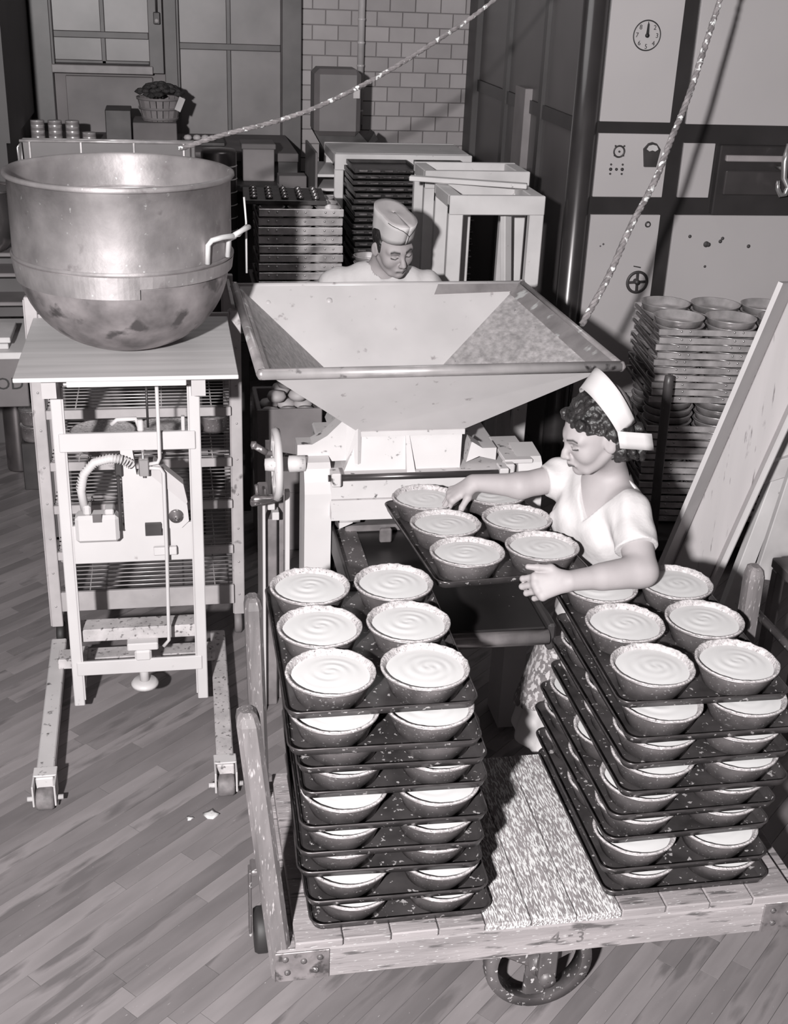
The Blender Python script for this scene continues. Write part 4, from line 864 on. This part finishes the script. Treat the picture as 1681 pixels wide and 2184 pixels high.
# ------------------------------------------------------------------ people: one continuous surface grown from a distance field
def smin(a, b, k):
    h = np.clip(.5+.5*(b-a)/k, 0, 1); return b*(1-h)+a*h-k*h*(1-h)
def smax(a, b, k): return -smin(-a, -b, k)
def rcone(P, a, b, r1, r2):
    a = np.array(a, float); b = np.array(b, float); ba = b-a; l2 = ba@ba
    t = np.clip(((P-a)@ba)/l2, 0, 1); q = P-a-t[..., None]*ba
    return np.sqrt((q*q).sum(-1))-(r1+(r2-r1)*t)
def ell(P, c, r, R=None):
    q = P-np.array(c, float)
    if R is not None: q = q@R
    r = np.array(r, float); k0 = np.sqrt(((q/r)**2).sum(-1)); k1 = np.sqrt(((q/(r*r))**2).sum(-1))+1e-9
    return k0*(k0-1)/k1
class Field:
    def __init__(s): s.ops = []
    def c(s, a, b, r1, r2=None, k=.02, op='u'):
        r2 = r1 if r2 is None else r2; a = np.array(a, float); b = np.array(b, float); m = max(r1, r2)
        s.ops.append((op, lambda P: rcone(P, a, b, r1, r2), np.minimum(a, b)-m, np.maximum(a, b)+m, k)); return s
    def e(s, c, r, R=None, k=.02, op='u'):
        m = max(r); c = np.array(c, float); s.ops.append((op, lambda P: ell(P, c, r, R), c-m, c+m, k)); return s
    def fn(s, f, lo, hi, k, op): s.ops.append((op, f, np.array(lo, float), np.array(hi, float), k)); return s
    def eval(s, xs, ys, zs, pad=.05):
        D = np.full((len(xs), len(ys), len(zs)), 1.0)
        for op, f, lo, hi, k in s.ops:
            ix = [np.searchsorted(a, lo[i]-pad-k) for i, a in enumerate((xs, ys, zs))]; jx = [np.searchsorted(a, hi[i]+pad+k) for i, a in enumerate((xs, ys, zs))]
            if any(i >= j for i, j in zip(ix, jx)): continue
            sl = tuple(slice(i, j) for i, j in zip(ix, jx))
            P = np.stack(np.meshgrid(xs[sl[0]], ys[sl[1]], zs[sl[2]], indexing='ij'), -1); d = f(P)
            if op == 'u': D[sl] = smin(D[sl], d, k)
            elif op == 's': D[sl] = smax(D[sl], -d, k)
            elif op == 'i': D[sl] = smax(D[sl], d, k)
            elif op == 'd': D[sl] = D[sl]+d
        return D
def surf(field, lo, hi, h):
    xs, ys, zs = [np.arange(lo[i], hi[i]+h, h) for i in range(3)]
    D = field.eval(xs, ys, zs); S = D < 0; nx, ny, nz = D.shape
    acc = np.zeros((nx-1, ny-1, nz-1, 3)); cnt = np.zeros((nx-1, ny-1, nz-1))
    G = [xs, ys, zs]
    for ax in range(3):
        sl0 = [slice(None)]*3; sl1 = [slice(None)]*3; sl0[ax] = slice(0, -1); sl1[ax] = slice(1, None)
        a, b = D[tuple(sl0)], D[tuple(sl1)]; cr = (a < 0) != (b < 0); idx = np.argwhere(cr)
        t = a[cr]/(a[cr]-b[cr]); p = idx.astype(float); p[:, ax] += t
        o = [k for k in range(3) if k != ax]
        for da in (0, -1):
            for db in (0, -1):
                q = idx.copy(); q[:, o[0]] += da; q[:, o[1]] += db
                ok = (q >= 0).all(1) & (q[:, 0] < nx-1) & (q[:, 1] < ny-1) & (q[:, 2] < nz-1)
                np.add.at(acc, tuple(q[ok].T), p[ok]); np.add.at(cnt, tuple(q[ok].T), 1)
    m = cnt > 0; vid = np.full(cnt.shape, -1); vid[m] = np.arange(m.sum())
    v = acc[m]/cnt[m][:, None]*h+np.array([xs[0], ys[0], zs[0]])
    Fs = []
    for ax in range(3):
        sl0 = [slice(None)]*3; sl1 = [slice(None)]*3; sl0[ax] = slice(0, -1); sl1[ax] = slice(1, None)
        a, b = S[tuple(sl0)], S[tuple(sl1)]; cr = a != b; idx = np.argwhere(cr); flip = a[cr]
        o = [(ax+1) % 3, (ax+2) % 3]; quad = []
        ok = (idx[:, o[0]] > 0) & (idx[:, o[1]] > 0) & (idx[:, 0] < nx-1) & (idx[:, 1] < ny-1) & (idx[:, 2] < nz-1); idx = idx[ok]; flip = flip[ok]
        for da, db in ((-1, -1), (0, -1), (0, 0), (-1, 0)):
            q = idx.copy(); q[:, o[0]] += da; q[:, o[1]] += db; quad.append(vid[tuple(q.T)])
        Q = np.stack(quad, 1); Q = Q[(Q >= 0).all(1)] if False else Q
        Q[~flip] = Q[~flip][:, ::-1]; Fs.append(Q)
    F = np.concatenate(Fs); F = F[(F >= 0).all(1)]
    return v, F
def field_mesh(name, blocks, m, parent, tone=None):
    V_, F_all, o = [], [], 0
    for f, lo, hi, h in blocks:
        v, q = surf(f, lo, hi, h); V_.append(v); F_all.append(q+o); o += len(v)
    v = np.concatenate(V_); q = np.concatenate(F_all)
    me = bpy.data.meshes.new(name); me.vertices.add(len(v)); me.vertices.foreach_set('co', v.astype(np.float32).ravel())
    me.loops.add(len(q)*4); me.loops.foreach_set('vertex_index', q.ravel().astype(np.int32)); me.polygons.add(len(q))
    me.polygons.foreach_set('loop_start', np.arange(0, len(q)*4, 4, dtype=np.int32)); me.polygons.foreach_set('loop_total', np.full(len(q), 4, dtype=np.int32))
    me.update(calc_edges=True); me.validate(); me.polygons.foreach_set('use_smooth', np.ones(len(me.polygons), dtype=bool))
    if tone is not None:
        c = np.ones((len(v), 4), np.float32); c[:, :3] = np.clip(tone(v), 0, 2)[:, None]
        at = me.color_attributes.new('tone', 'FLOAT_COLOR', 'POINT'); at.data.foreach_set('color', c.ravel())
    return link(name, me, m, parent)
def basis(f, roll=0.):
    f = Vector(f).normalized(); r = f.cross(Vector((0, 0, 1))).normalized(); u = r.cross(f)
    if roll: q = Matrix.Rotation(roll, 3, f); r = q @ r; u = q @ u
    return np.array([[r[i], f[i], u[i]] for i in range(3)])       # local -> world columns right, forward, up
def head_field(F, c, R, fem):
    c = np.array(c, float); W = lambda p: c+R@np.array(p, float)
    E = lambda p, r, k=.02, op='u', tilt=None: F.e(W(p), r, R if tilt is None else R@np.array(Matrix.Rotation(tilt[0], 3, tilt[1])), k, op)
    C = lambda a, b, r1, r2=None, k=.01, op='u': F.c(W(a), W(b), r1, r2, k, op)
    E((0, -.014, .032), (.073, .090, .080), .02); E((0, .020, -.008), (.062, .066, .085), .03)
    E((0, .022, -.068), (.046 if fem else .050, .050, .036), .03); E((0, .066, -.094), (.019 if fem else .022, .016, .016), .022)
    for s in (-1, 1):
        E((s*.038, .052, -.030), (.024, .024, .024), .025); C((s*.050, -.01, -.045), (s*.030, .05, -.088), .014, .012, .02)
        C((s*.012, .079, .020), (s*.045, .063, .020), .0095, .009, .018)
        E((s*.031, .090, .000), (.017, .014, .0115), .012, 's')
        E((s*.031, .0665, -.001), (.0145, .0145, .0130), .005)                         # eyeball under lowered lid
        C((s*.019, .0805, -.0015), (s*.031, .0832, -.0050), .0028, .0032, .005); C((s*.031, .0832, -.0050), (s*.043, .0775, -.0020), .0032, .0026, .005)
        E((s*.0765, -.012, -.006), (.0085, .019, .031), .007, tilt=(s*.3, 'Z')); E((s*.0845, -.004, -.003), (.0045, .010, .019), .005, 's', tilt=(s*.3, 'Z'))
        C((s*.0105, .0965, -.037), (s*.009, .088, -.040), .0068, .006, .007); E((s*.0065, .100, -.0455), (.0032, .0042, .003), .003, 's')
    C((0, .079, .012), (0, .098, -.022), .0075, .0085, .014); C((0, .098, -.022), (0, .1045, -.034), .0085, .0098 if not fem else .009, .008)
    C((0, .088, -.046), (0, .087, -.056), .007, .006, .012)
    E((0, .062, -.064), (.028, .028, .022), .018)
    C((-.020, .0805, -.0635), (0, .0905, -.0605), .0035, .0055, .006); C((.020, .0805, -.0635), (0, .0905, -.0605), .0035, .0055, .006)
    C((-.019, .0795, -.0665), (0, .0885, -.0705), .0035, .0062, .006); C((.019, .0795, -.0665), (0, .0885, -.0705), .0035, .0062, .006)
    C((-.022, .088, -.0655), (.022, .088, -.0655), .0016, .0016, .004, 's') if False else None
    C((-.014, .086, -.079), (.014, .086, -.079), .004, .004, .012, 's')
def head_tone(c, R, fem):
    c = np.array(c, float)
    def f(v):
        q = (v-c)@R; x = np.abs(q[:, 0]); y = q[:, 1]; z = q[:, 2]; t = np.ones(len(v)); fr = y > .05
        def blob(d, w_, amt): return 1-amt*np.exp(-(d/w_)**2)
        bz = .0205+.004*np.clip((x-.014)/.02, 0, 1)-.006*np.clip((x-.036)/.014, 0, 1)
        m = fr & (x > .012) & (x < .049); t = np.where(m, t*blob(z-bz, .0036 if fem else .0052, .90), t)          # brows
        lz = -.0062+.10*np.abs(x-.031)+.004; lz = -.0075+ .22*np.abs(x-.031)
        m = fr & (x > .017) & (x < .046) & (y > .055); t = np.where(m, t*blob(z-lz, .0036, .97), t)               # lash line of the lowered lid
        t = np.where(fr & (x < .046) & (x > .014), t*blob(z-.008, .006, .35), t)                                   # eye-socket shade painted into the skin at the lid crease
        m = fr & (x < .022) & (y > .07); w_ = 1-(x/.024)**2
        lip = np.exp(-((z+.0665)/(.0078*np.sqrt(np.clip(w_, .02, 1))))**4); t = np.where(m, t*(1-(.60 if fem else .32)*lip), t)
        t = np.where(fr & (x < .021), t*blob(z+.0658-.0012*np.cos(x*150), .0013, .65), t)
        t = np.where(fr & (x < .012) & (z > -.049) & (z < -.041) & (y > .092), t*.45, t)
        return t
    return f
def hand(F, W, f, n, thumb, thumb_dir, curls, s=1., tcurl=(.2, .3), spread=.09):
    W = np.array(W, float); f = np.array(f, float); f /= np.linalg.norm(f); n = np.array(n, float); n -= f*(n@f); n /= np.linalg.norm(n)
    t = np.cross(n, f)
    if t@np.array(thumb, float) < 0: t = -t
    offs = (.030, .0105, -.009, -.027); L0 = (.084, .088, .084, .076); seg = ((.040, .024, .019), (.044, .027, .020), (.041, .025, .019), (.032, .020, .017)); rr_ = (.0088, .009, .0086, .0076)
    for i in range(4):
        K = W+f*L0[i]*s+t*offs[i]*s+n*(.003 if i in (1, 2) else 0); F.c(W+t*offs[i]*.45*s+f*.012, K, .0145*s, .0115*s, .016)
        F.e(K+n*.003, (.0105*s,)*3, None, .008)
        ang = 0; p = K; dirf = f+t*spread*(1.5-i)*.6
        for j in range(3):
            ang += curls[i][j]; d = dirf*math.cos(ang)-n*math.sin(ang); d /= np.linalg.norm(d); q = p+d*seg[i][j]*s; r = rr_[i]*s*(1-.10*j)
            F.c(p, q, r*1.06, r*.97, .0042); p = q
    B = W+f*.022*s+t*.020*s-n*.004; td = np.array(thumb_dir, float); td /= np.linalg.norm(td)
    K = B+(td*.5+t*.5)*.034*s; F.c(B, K, .0165*s, .0125*s, .014); K2 = K+td*.036*s; F.c(K, K2, .0115*s, .0100*s, .006)
    td2 = td-n*tcurl[1]; td2 /= np.linalg.norm(td2); F.c(K2, K2+td2*.026*s, .0100*s, .0078*s, .004)

# --- woman
wm = thing('person', 'dark-haired woman in white cap and blouse holding a tray of pies at the conveyor', 'person', (0, 0, 0))
HC = np.array((1.197, 3.16, 1.378)); HR = basis((-.96, -.12, -.29), math.radians(-2)); BF = Field()
head_field(BF, HC, HR, True)
NB = np.array((1.280, 3.232, 1.205)); wl_ = lambda p: HC+HR@np.array(p, float)
BF.c(wl_((0, -.028, -.055)), NB, .043, .047, .03); BF.c(wl_((0, -.036, -.02)), NB+(.01, 0, 0), .042, .050, .03)
SN, SF = np.array((1.302, 3.080, 1.168)), np.array((1.190, 3.360, 1.160))       # near (left) and far (right) shoulder joints
EN, EF = np.array((1.292, 2.915, 1.050)), np.array((1.045, 3.35, 1.140))
WN, WF = np.array((1.068, 2.880, 1.050)), np.array((.915, 3.42, 1.125))
BF.c(NB+(0, .02, -.02), SF, .050, .046, .05); BF.c(NB+(0, -.02, -.02), SN, .050, .046, .05)
TF = np.array((-.90, -.436, 0.)); TS = np.array((-.436, .90, 0.))
TR = np.stack([TS, TF, np.array((0, 0, 1.))], 1)
BF.e((1.280, 3.218, 1.07), (.142, .088, .150), TR, .05); BF.c((1.25, 3.21, 1.17), (1.235, 3.20, 1.11), .045, .045, .05)
BF.e((1.31, 3.235, .90), (.12, .088, .12), TR, .05); BF.e((1.31, 3.24, .74), (.14, .11, .14), TR, .05)
BF.c(SN, EN, .052, .045, .03); BF.c(EN, WN, .043, .029, .02); BF.c(EN+(-.03, .0, .0), EN*.45+WN*.55, .041, .035, .02)
BF.c(SF, EF, .046, .039, .03); BF.c(EF, WF, .039, .027, .02)
for s in (-1, 1):
    hp = np.array((1.30, 3.24, .72))+TS*s*.08; kn = hp+(-.02, 0, -.32); an = kn+(.02, 0, -.36)
    BF.c(hp, kn, .075, .052, .03); BF.c(kn, an, .05, .036, .02); BF.c(an, (an[0], an[1], .05), .036, .034, .01)
    BF.c((an[0]+.02, an[1], .035), (an[0]-.12, an[1]-.02, .028), .034, .026, .01)
hand(BF, WN+(-.005, 0, 0), (-.93, .22, -.30), (-.22, -.86, .46), (0, 0, 1), (-1, .25, .02), ((.5, 1.35, .8), (.55, 1.35, .8), (.6, 1.35, .8), (.7, 1.3, .8)), 1.04, (.1, .03), .03)
hand(BF, WF+(.0, 0, 0), (-.80, .10, -.55), (-.45, -.12, .88), (0, -1, 0), (-.55, -.35, -.75), ((.55, .65, .35), (.55, .65, .4), (.6, .7, .4), (.65, .7, .4)), .98)
tn = head_tone(HC, HR, True)
blocks = [(BF, HC+(-.14, -.12, -.16), HC+(.13, .12, .13), .0021), (BF, (1.09, 2.96, .98), (1.40, 3.46, 1.235), .005), (BF, (.80, 3.29, 1.0), (1.115, 3.50, 1.22), .0026), (BF, (1.10, 3.26, 1.05), (1.24, 3.44, 1.22), .004), (BF, (.91, 2.80, .92), (1.125, 2.99, 1.11), .0023), (BF, (1.115, 2.82, .94), (1.40, 3.06, 1.22), .004), (BF, (1.0, 3.0, 0.), (1.48, 3.45, 1.0), .009)]
field_mesh('body', blocks, SKIN, wm, tn)
# blouse
BL = Field()
BL.e((1.268, 3.213, 1.07), (.165, .110, .165), TR, .05); BL.e((1.31, 3.235, .90), (.140, .105, .14), TR, .06); BL.e((1.31, 3.24, .78), (.15, .12, .12), TR, .05)
for s in (-1, 1): BL.e(np.array((1.272, 3.213, 1.065))+TF*.058+TS*s*.068, (.062, .062, .062), None, .04)
BL.c(NB+(0.005, -.02, -.032), SN+(0, 0, .0), .052, .054, .04); BL.c(NB+(0, .02, -.03), SF, .052, .058, .04)
BL.c(SN+(0, 0, 0), SN+(EN-SN)*.66, .054, .064, .03); BL.c(SF, SF+(EF-SF)*.28, .057, .056, .03)
def fold(P):
    return .0035*np.sin(P[..., 1]*60+P[..., 2]*22+3*np.sin(P[..., 2]*11))*np.clip((1.16-P[..., 2])*6, 0, 1)+.003*np.sin(P[..., 0]*75+P[..., 2]*45+2*np.sin(P[..., 1]*30))
BL.fn(fold, (1.0, 2.8, .6), (1.6, 3.6, 1.4), 0, 'd')
cut = lambda a, b, r1, r2: BL.c(a, b, r1, r2, .003, 's')
cut(NB+(.0, .0, .03), NB+(-.0, 0, .12), .072, .09)                                    # neck hole
def vneck(P):
    q = P-NB; a = q@TF; l = np.abs(q@TS+.040); z = q[..., 2]
    return np.maximum(l-(.070+np.clip(z, -.2, .05)*.72), -a+.0)
BL.fn(vneck, NB+(-.25, -.15, -.15), NB+(.05, .15, .1), .003, 's')
def slv(P, S, E, t):
    d = (E-S)/np.linalg.norm(E-S); return t-((P-S)@d)
for S, E, t in ((SN, EN, .128), (SF, EF, .065)):
    d = (E-S)/np.linalg.norm(E-S); c0 = S+d*(t+.045); BL.fn((lambda P, S=S, d=d, t=t: np.maximum(t-((P-S)@d), np.linalg.norm((P-S)-((P-S)@d)[..., None]*d, axis=-1)-.105)), c0-.09, c0+.09, .003, 's')
BL.fn(lambda P: .80-P[..., 2], (1.0, 2.9, .5), (1.6, 3.6, .80), .003, 's')
field_mesh('blouse', [(BL, (1.05, 2.92, .76), (1.47, 3.50, 1.26), .0040)], CLOTH, wm)
# skirt and apron
SK = Field(); SK.c((1.31, 3.24, .80), (1.255, 3.22, .30), .122, .195, .02)
SK.fn(lambda P: .007*np.sin(np.arctan2(P[..., 1]-3.22, P[..., 0]-1.26)*11)*np.clip((.8-P[..., 2])*2.5, 0, 1), (.9, 2.9, .2), (1.6, 3.6, .9), 0, 'd')
SK.fn(lambda P: P[..., 2]-.30, (.9, 2.8, .0), (1.6, 3.6, .30), .004, 's'); SK.fn(lambda P: .83-P[..., 2], (.9, 2.8, .83), (1.6, 3.6, 1.1), .004, 's')
SK.ops[-2] = ('i', lambda P: .30-P[..., 2], np.array((.9, 2.8, 0.)), np.array((1.6, 3.6, .33)), .003); SK.ops[-1] = ('i', lambda P: P[..., 2]-.83, np.array((.9, 2.8, .80)), np.array((1.6, 3.6, 1.2)), .003)
field_mesh('skirt', [(SK, (.98, 2.95, .27), (1.52, 3.50, .86), .007)], CLOTH, wm)
AP = Field(); AP.c((1.30, 3.23, .80), (1.235, 3.205, .36), .132, .195, .02)
AP.ops.append(('i', lambda P: .45+.05*np.sin(P[..., 1]*9)-P[..., 2], np.array((.9, 2.8, 0.)), np.array((1.6, 3.6, .52)), .003)); AP.ops.append(('i', lambda P: P[..., 2]-.66, np.array((.9, 2.8, .60)), np.array((1.6, 3.6, 1.2)), .003)); AP.ops.append(('i', lambda P: P[..., 0]-1.24, np.array((.9, 2.8, 0.)), np.array((1.7, 3.6, 1.2)), .003))
field_mesh('apron', [(AP, (.98, 2.95, .38), (1.3, 3.50, .70), .007)], APRON, wm)
# hair: a shell of curls over the skull
hrnd = random.Random(11); HF = Field()
HF.e(wl_((0, -.026, .044)), (.081, .092, .084), HR, .01)
for s in (-1, 1): HF.e(wl_((s*.060, -.048, -.008)), (.030, .048, .052), HR, .02)
HF.e(wl_((0, -.085, -.03)), (.062, .038, .055), HR, .02); HF.e(wl_((0, -.082, -.085)), (.052, .034, .030), HR, .02)
for k in range(520):
    a = hrnd.uniform(-PI, PI); el_ = hrnd.uniform(-.9, 1.35); d = np.array((math.sin(a)*math.cos(el_), math.cos(a)*math.cos(el_), math.sin(el_)))
    p = np.array((0, -.026, .040))+d*np.array((.081, .095, .086)); x, y, z = p
    if y > .045 and z < .062: continue
    if y > .0 and z < .035: continue
    if z < -.02 and y > -.045: continue
    HF.e(wl_(p+np.array((hrnd.uniform(-1, 1), hrnd.uniform(-1, 1), hrnd.uniform(-1, 1)))*.004), (hrnd.uniform(.006, .0105),)*3, None, .007)
for k in range(260):
    s = hrnd.choice((-1, 1)); p = (s*hrnd.uniform(.045, .088), hrnd.uniform(-.085, -.022), hrnd.uniform(-.070, .03)); HF.e(wl_(p), (hrnd.uniform(.006, .0105),)*3, None, .007)
for k in range(200): HF.e(wl_((hrnd.uniform(-.065, .065), hrnd.uniform(-.125, -.10), hrnd.uniform(-.105, .01))), (hrnd.uniform(.007, .012),)*3, None, .007)
for k in range(70): HF.e(wl_((hrnd.uniform(-.066, .066), hrnd.uniform(.045, .066)-.0, hrnd.uniform(.060, .078))), (hrnd.uniform(.007, .012),)*3, None, .004)
HF.e(wl_((0, .095, .005)), (.05, .035, .050), HR, .003, 's')
for s in (-1, 1): HF.e(wl_((s*.075, .035, -.012)), (.040, .045, .052), HR, .004, 's')
field_mesh('hair', [(HF, HC+(-.15, -.15, -.16), HC+(.17, .15, .16), .0026)], HAIR, wm)
# cap: upright white band around the back of the head with grey net crown
def head_sheet(name, rows, m, parent, wmap, th=.0025):
    n = len(rows[0]); vs = [Vector(wmap(p)) for r in rows for p in r]; fs = []
    for i in range(len(rows)-1): fs += [(i*n+k, i*n+k+1, (i+1)*n+k+1, (i+1)*n+k) for k in range(n-1)]
    o = MB().add(vs, fs, True).build(name, m, parent); md = o.modifiers.new('thick', 'SOLIDIFY'); md.thickness = th; md.offset = 0; return o
rows = []
for j in range(5):
    t = j/4; r_ = []
    for k in range(25):
        a = math.radians(-112+224*k/24)                      # 0 = top, runs ear to ear over the crown
        wd = .058*math.cos(a*.60)**.6+.018
        x = math.sin(a)*(.094); zt = .048+math.cos(a)*.092
        r_.append((x*(1+.0*t), .018-.045*(1-math.cos(a))*.7 - t*.055 - .012, zt+.004+t*(.058 if abs(a) < 1 else .058-.02*(abs(a)-1))*.80*math.cos(a*.35)))
    rows.append(r_)
cp = head_sheet('cap', rows, CAPM, wm, wl_, .003)
fl_ = []
for j in range(4):
    t = j/3; fl_.append([(x, -.066-.028*t+.01*(1-abs(q)), -.0-.05*t+.018) for q, x in ((u/6-1, (u/6-1)*.070) for u in range(13))])
flap = [[(s_*(.080-.02*t), -.055-.075*t*.9, .035-.048*t+.022*w_-.012) for w_ in (0, .35, .7, 1, 1.6)] for s_ in (-1,) for t in (0, .33, .66, 1)]
head_sheet('cap_flap', [[(-.098-.004*t, -.030-.100*t, z-.045*t) for z in (.040, .022, .004, -.016)] for t in (0, .25, .5, .75, 1)], CAPM, cp, wl_)
nt_ = [[(math.sin(a)*.088*math.cos(b), -.055-.062*math.sin(b), .052+math.cos(a)*.094*math.cos(b)) for a in [math.radians(-95+190*k/16) for k in range(17)]] for b in [math.radians(80*j/8) for j in range(9)]]
head_sheet('cap_net', nt_, NETM, cp, wl_, .001)

# --- man
mn = thing('person', 'young man in paper garrison cap and white T-shirt bending over behind the hopper', 'person', (0, 0, 0))
MC = np.array((.902, 4.90, 1.548)); MR = basis((.30, -.90, -.30), math.radians(7)); MF = Field(); mw = lambda p: MC+MR@np.array(p, float)
head_field(MF, MC, MR, False)
MN = np.array((.875, 5.005, 1.425)); MF.c(mw((0, -.028, -.05)), MN, .048, .050, .025); MF.c(mw((0, -.045, -.0)), MN, .048, .052, .025)
SL, SR = np.array((1.070, 5.00, 1.350)), np.array((.690, 5.03, 1.355))
for S, E, Wr in ((SL, np.array((1.15, 4.93, 1.10)), np.array((1.05, 4.86, .90))), (SR, np.array((.62, 4.95, 1.10)), np.array((.70, 4.88, .90)))):
    MF.c(MN+(0, 0, -.03), S, .052, .053, .045); MF.c(S, E, .05, .042, .03); MF.c(E, Wr, .042, .030, .02)
    hand(MF, Wr, (0, -.3, -1), (1 if S[0] > .9 else -1, -.3, 0), (0, -1, 0), (0, -.8, -.8), ((.3, .4, .3),)*4)
MF.e((.88, 5.05, 1.20), (.185, .115, .20), None, .05); MF.e((.88, 5.06, .98), (.16, .11, .16), None, .05)
for s in (-1, 1): MF.c((.88+s*.09, 5.06, .90), (.88+s*.10, 5.05, .48), .085, .06, .03); MF.c((.88+s*.10, 5.05, .48), (.88+s*.10, 5.08, .08), .058, .04, .02)
mt2 = head_tone(MC, MR, False)
field_mesh('body', [(MF, MC+(-.13, -.15, -.15), MC+(.13, .14, .14), .0025), (MF, (.52, 4.75, .76), (1.26, 5.22, 1.44), .008)], SKIN, mn, mt2)
TS_ = Field(); TS_.e((.88, 5.05, 1.20), (.205, .135, .215), None, .05); TS_.e((.88, 5.06, .98), (.18, .13, .18), None, .05)
for S, E in ((SL, np.array((1.15, 4.93, 1.10))), (SR, np.array((.62, 4.95, 1.10)))): TS_.c(MN+(0, 0, -.018), S, .069, .069, .05); TS_.c(S, S+(E-S)*.6, .068, .066, .03)
TS_.fn(lambda P: .003*np.sin(P[..., 0]*80+P[..., 2]*35+2*np.sin(P[..., 2]*20)), (.4, 4.7, .7), (1.4, 5.4, 1.6), 0, 'd')
TS_.c(MN+(.003, -.040, .02), MN+(.003, -.055, .10), .052, .072, .004, 's'); TS_.c(MN+(0, 0, .05), MN+(0, 0, .14), .062, .08, .004, 's')
for S, E in ((SL, np.array((1.15, 4.93, 1.10))), (SR, np.array((.62, 4.95, 1.10)))):
    d = (E-S)/np.linalg.norm(E-S); c0 = S+d*.18; TS_.fn((lambda P, S=S, d=d: np.maximum(.14-((P-S)@d), np.linalg.norm((P-S)-((P-S)@d)[..., None]*d, axis=-1)-.10)), c0-.09, c0+.09, .003, 's')
TS_.ops.append(('i', lambda P: .88-P[..., 2], np.array((.4, 4.7, .6)), np.array((1.5, 5.4, .9)), .003))
field_mesh('tee_shirt', [(TS_, (.54, 4.82, .86), (1.24, 5.24, 1.50), .006)], CLOTH, mn)
PT = Field(); PT.e((.88, 5.06, .93), (.175, .13, .12), None, .04)
for s in (-1, 1): PT.c((.88+s*.09, 5.06, .88), (.88+s*.11, 5.05, .48), .10, .085, .02); PT.c((.88+s*.11, 5.05, .48), (.88+s*.11, 5.08, .09), .085, .075, .02)
field_mesh('trousers', [(PT, (.62, 4.9, .01), (1.14, 5.24, 1.08), .010)], CLOTH, mn)
for s in (-1, 1): MB().lathe([(.001, .0), (.045, 0), (.05, .03), (.04, .06), (.001, .07)], 16, (.88+s*.11, 5.05, 0)).build('shoe', BLACK, mn)
MH = Field(); mr = random.Random(4)
MH.e(mw((0, -.020, .038)), (.077, .090, .078), MR, .01)
for s in (-1, 1): MH.e(mw((s*.070, .012, .020)), (.008, .014, .030), MR, .008)
MH.e(mw((0, .10, -.02)), (.060, .045, .085), MR, .003, 's'); MH.e(mw((0, .05, -.075)), (.12, .09, .07), MR, .003, 's')
for s in (-1, 1): MH.e(mw((s*.082, -.012, -.008)), (.022, .026, .034), MR, .003, 's')
field_mesh('hair', [(MH, MC+(-.13, -.13, -.1), MC+(.13, .15, .15), .004)], HAIR, mn)
# folded garrison cap with dark piping
def cap_ring(z, wx, y0, y1, n=28, pinch=1.): return [(wx*math.sin(a)*(abs(math.cos(a))*.25+.75 if pinch else 1), (y0+y1)/2+(y1-y0)/2*math.cos(a), z(a) if callable(z) else z) for a in [2*PI*k/n for k in range(n+1)]]
lo_ = lambda a: .052+.010*math.cos(a); hi_ = lambda a: .152+.004*math.cos(a)
rowsC = [cap_ring((lambda a, t=t: lo_(a)*(1-t)+hi_(a)*t), .084-.006*t, -.118-.012*t, .096+.032*t) for t in (0, .25, .5, .75, 1)]
gc = head_sheet('paper_cap', rowsC, CAPM, mn, mw, .002)
head_sheet('cap_crown', [[(x*q, y*q-.012*(1-q), z-.004*(1-q)) for x, y, z in rowsC[-1]] for q in (1, .8, .5, .2, .02)], mat('cap_crown_paper', .36, .8), gc, mw, .001)
def cap_pt(a, t): return Vector(mw(((.0855-.006*t)*math.sin(a)*(abs(math.cos(a))*.25+.75), (-.011+.010*t)+(.1085+.022*t)*math.cos(a), lo_(a)*(1-t)+hi_(a)*t)))
for pts in ([(-.10, .02), (-.10, .45), (.04, .62), (.30, .82), (.60, .92), (1.2, .97)], [(-.10, .45), (-.30, .70), (-.55, .90), (-.8, .97)]):
    P = []
    for (a0, t0_), (a1, t1_) in zip(pts, pts[1:]): P += [cap_pt(-a0-(a1-a0)*k/6 if False else (a0+(a1-a0)*k/6), t0_+(t1_-t0_)*k/6) for k in range(6)]
    MB().tube(P, .0014, 6).build('piping', INK, gc)
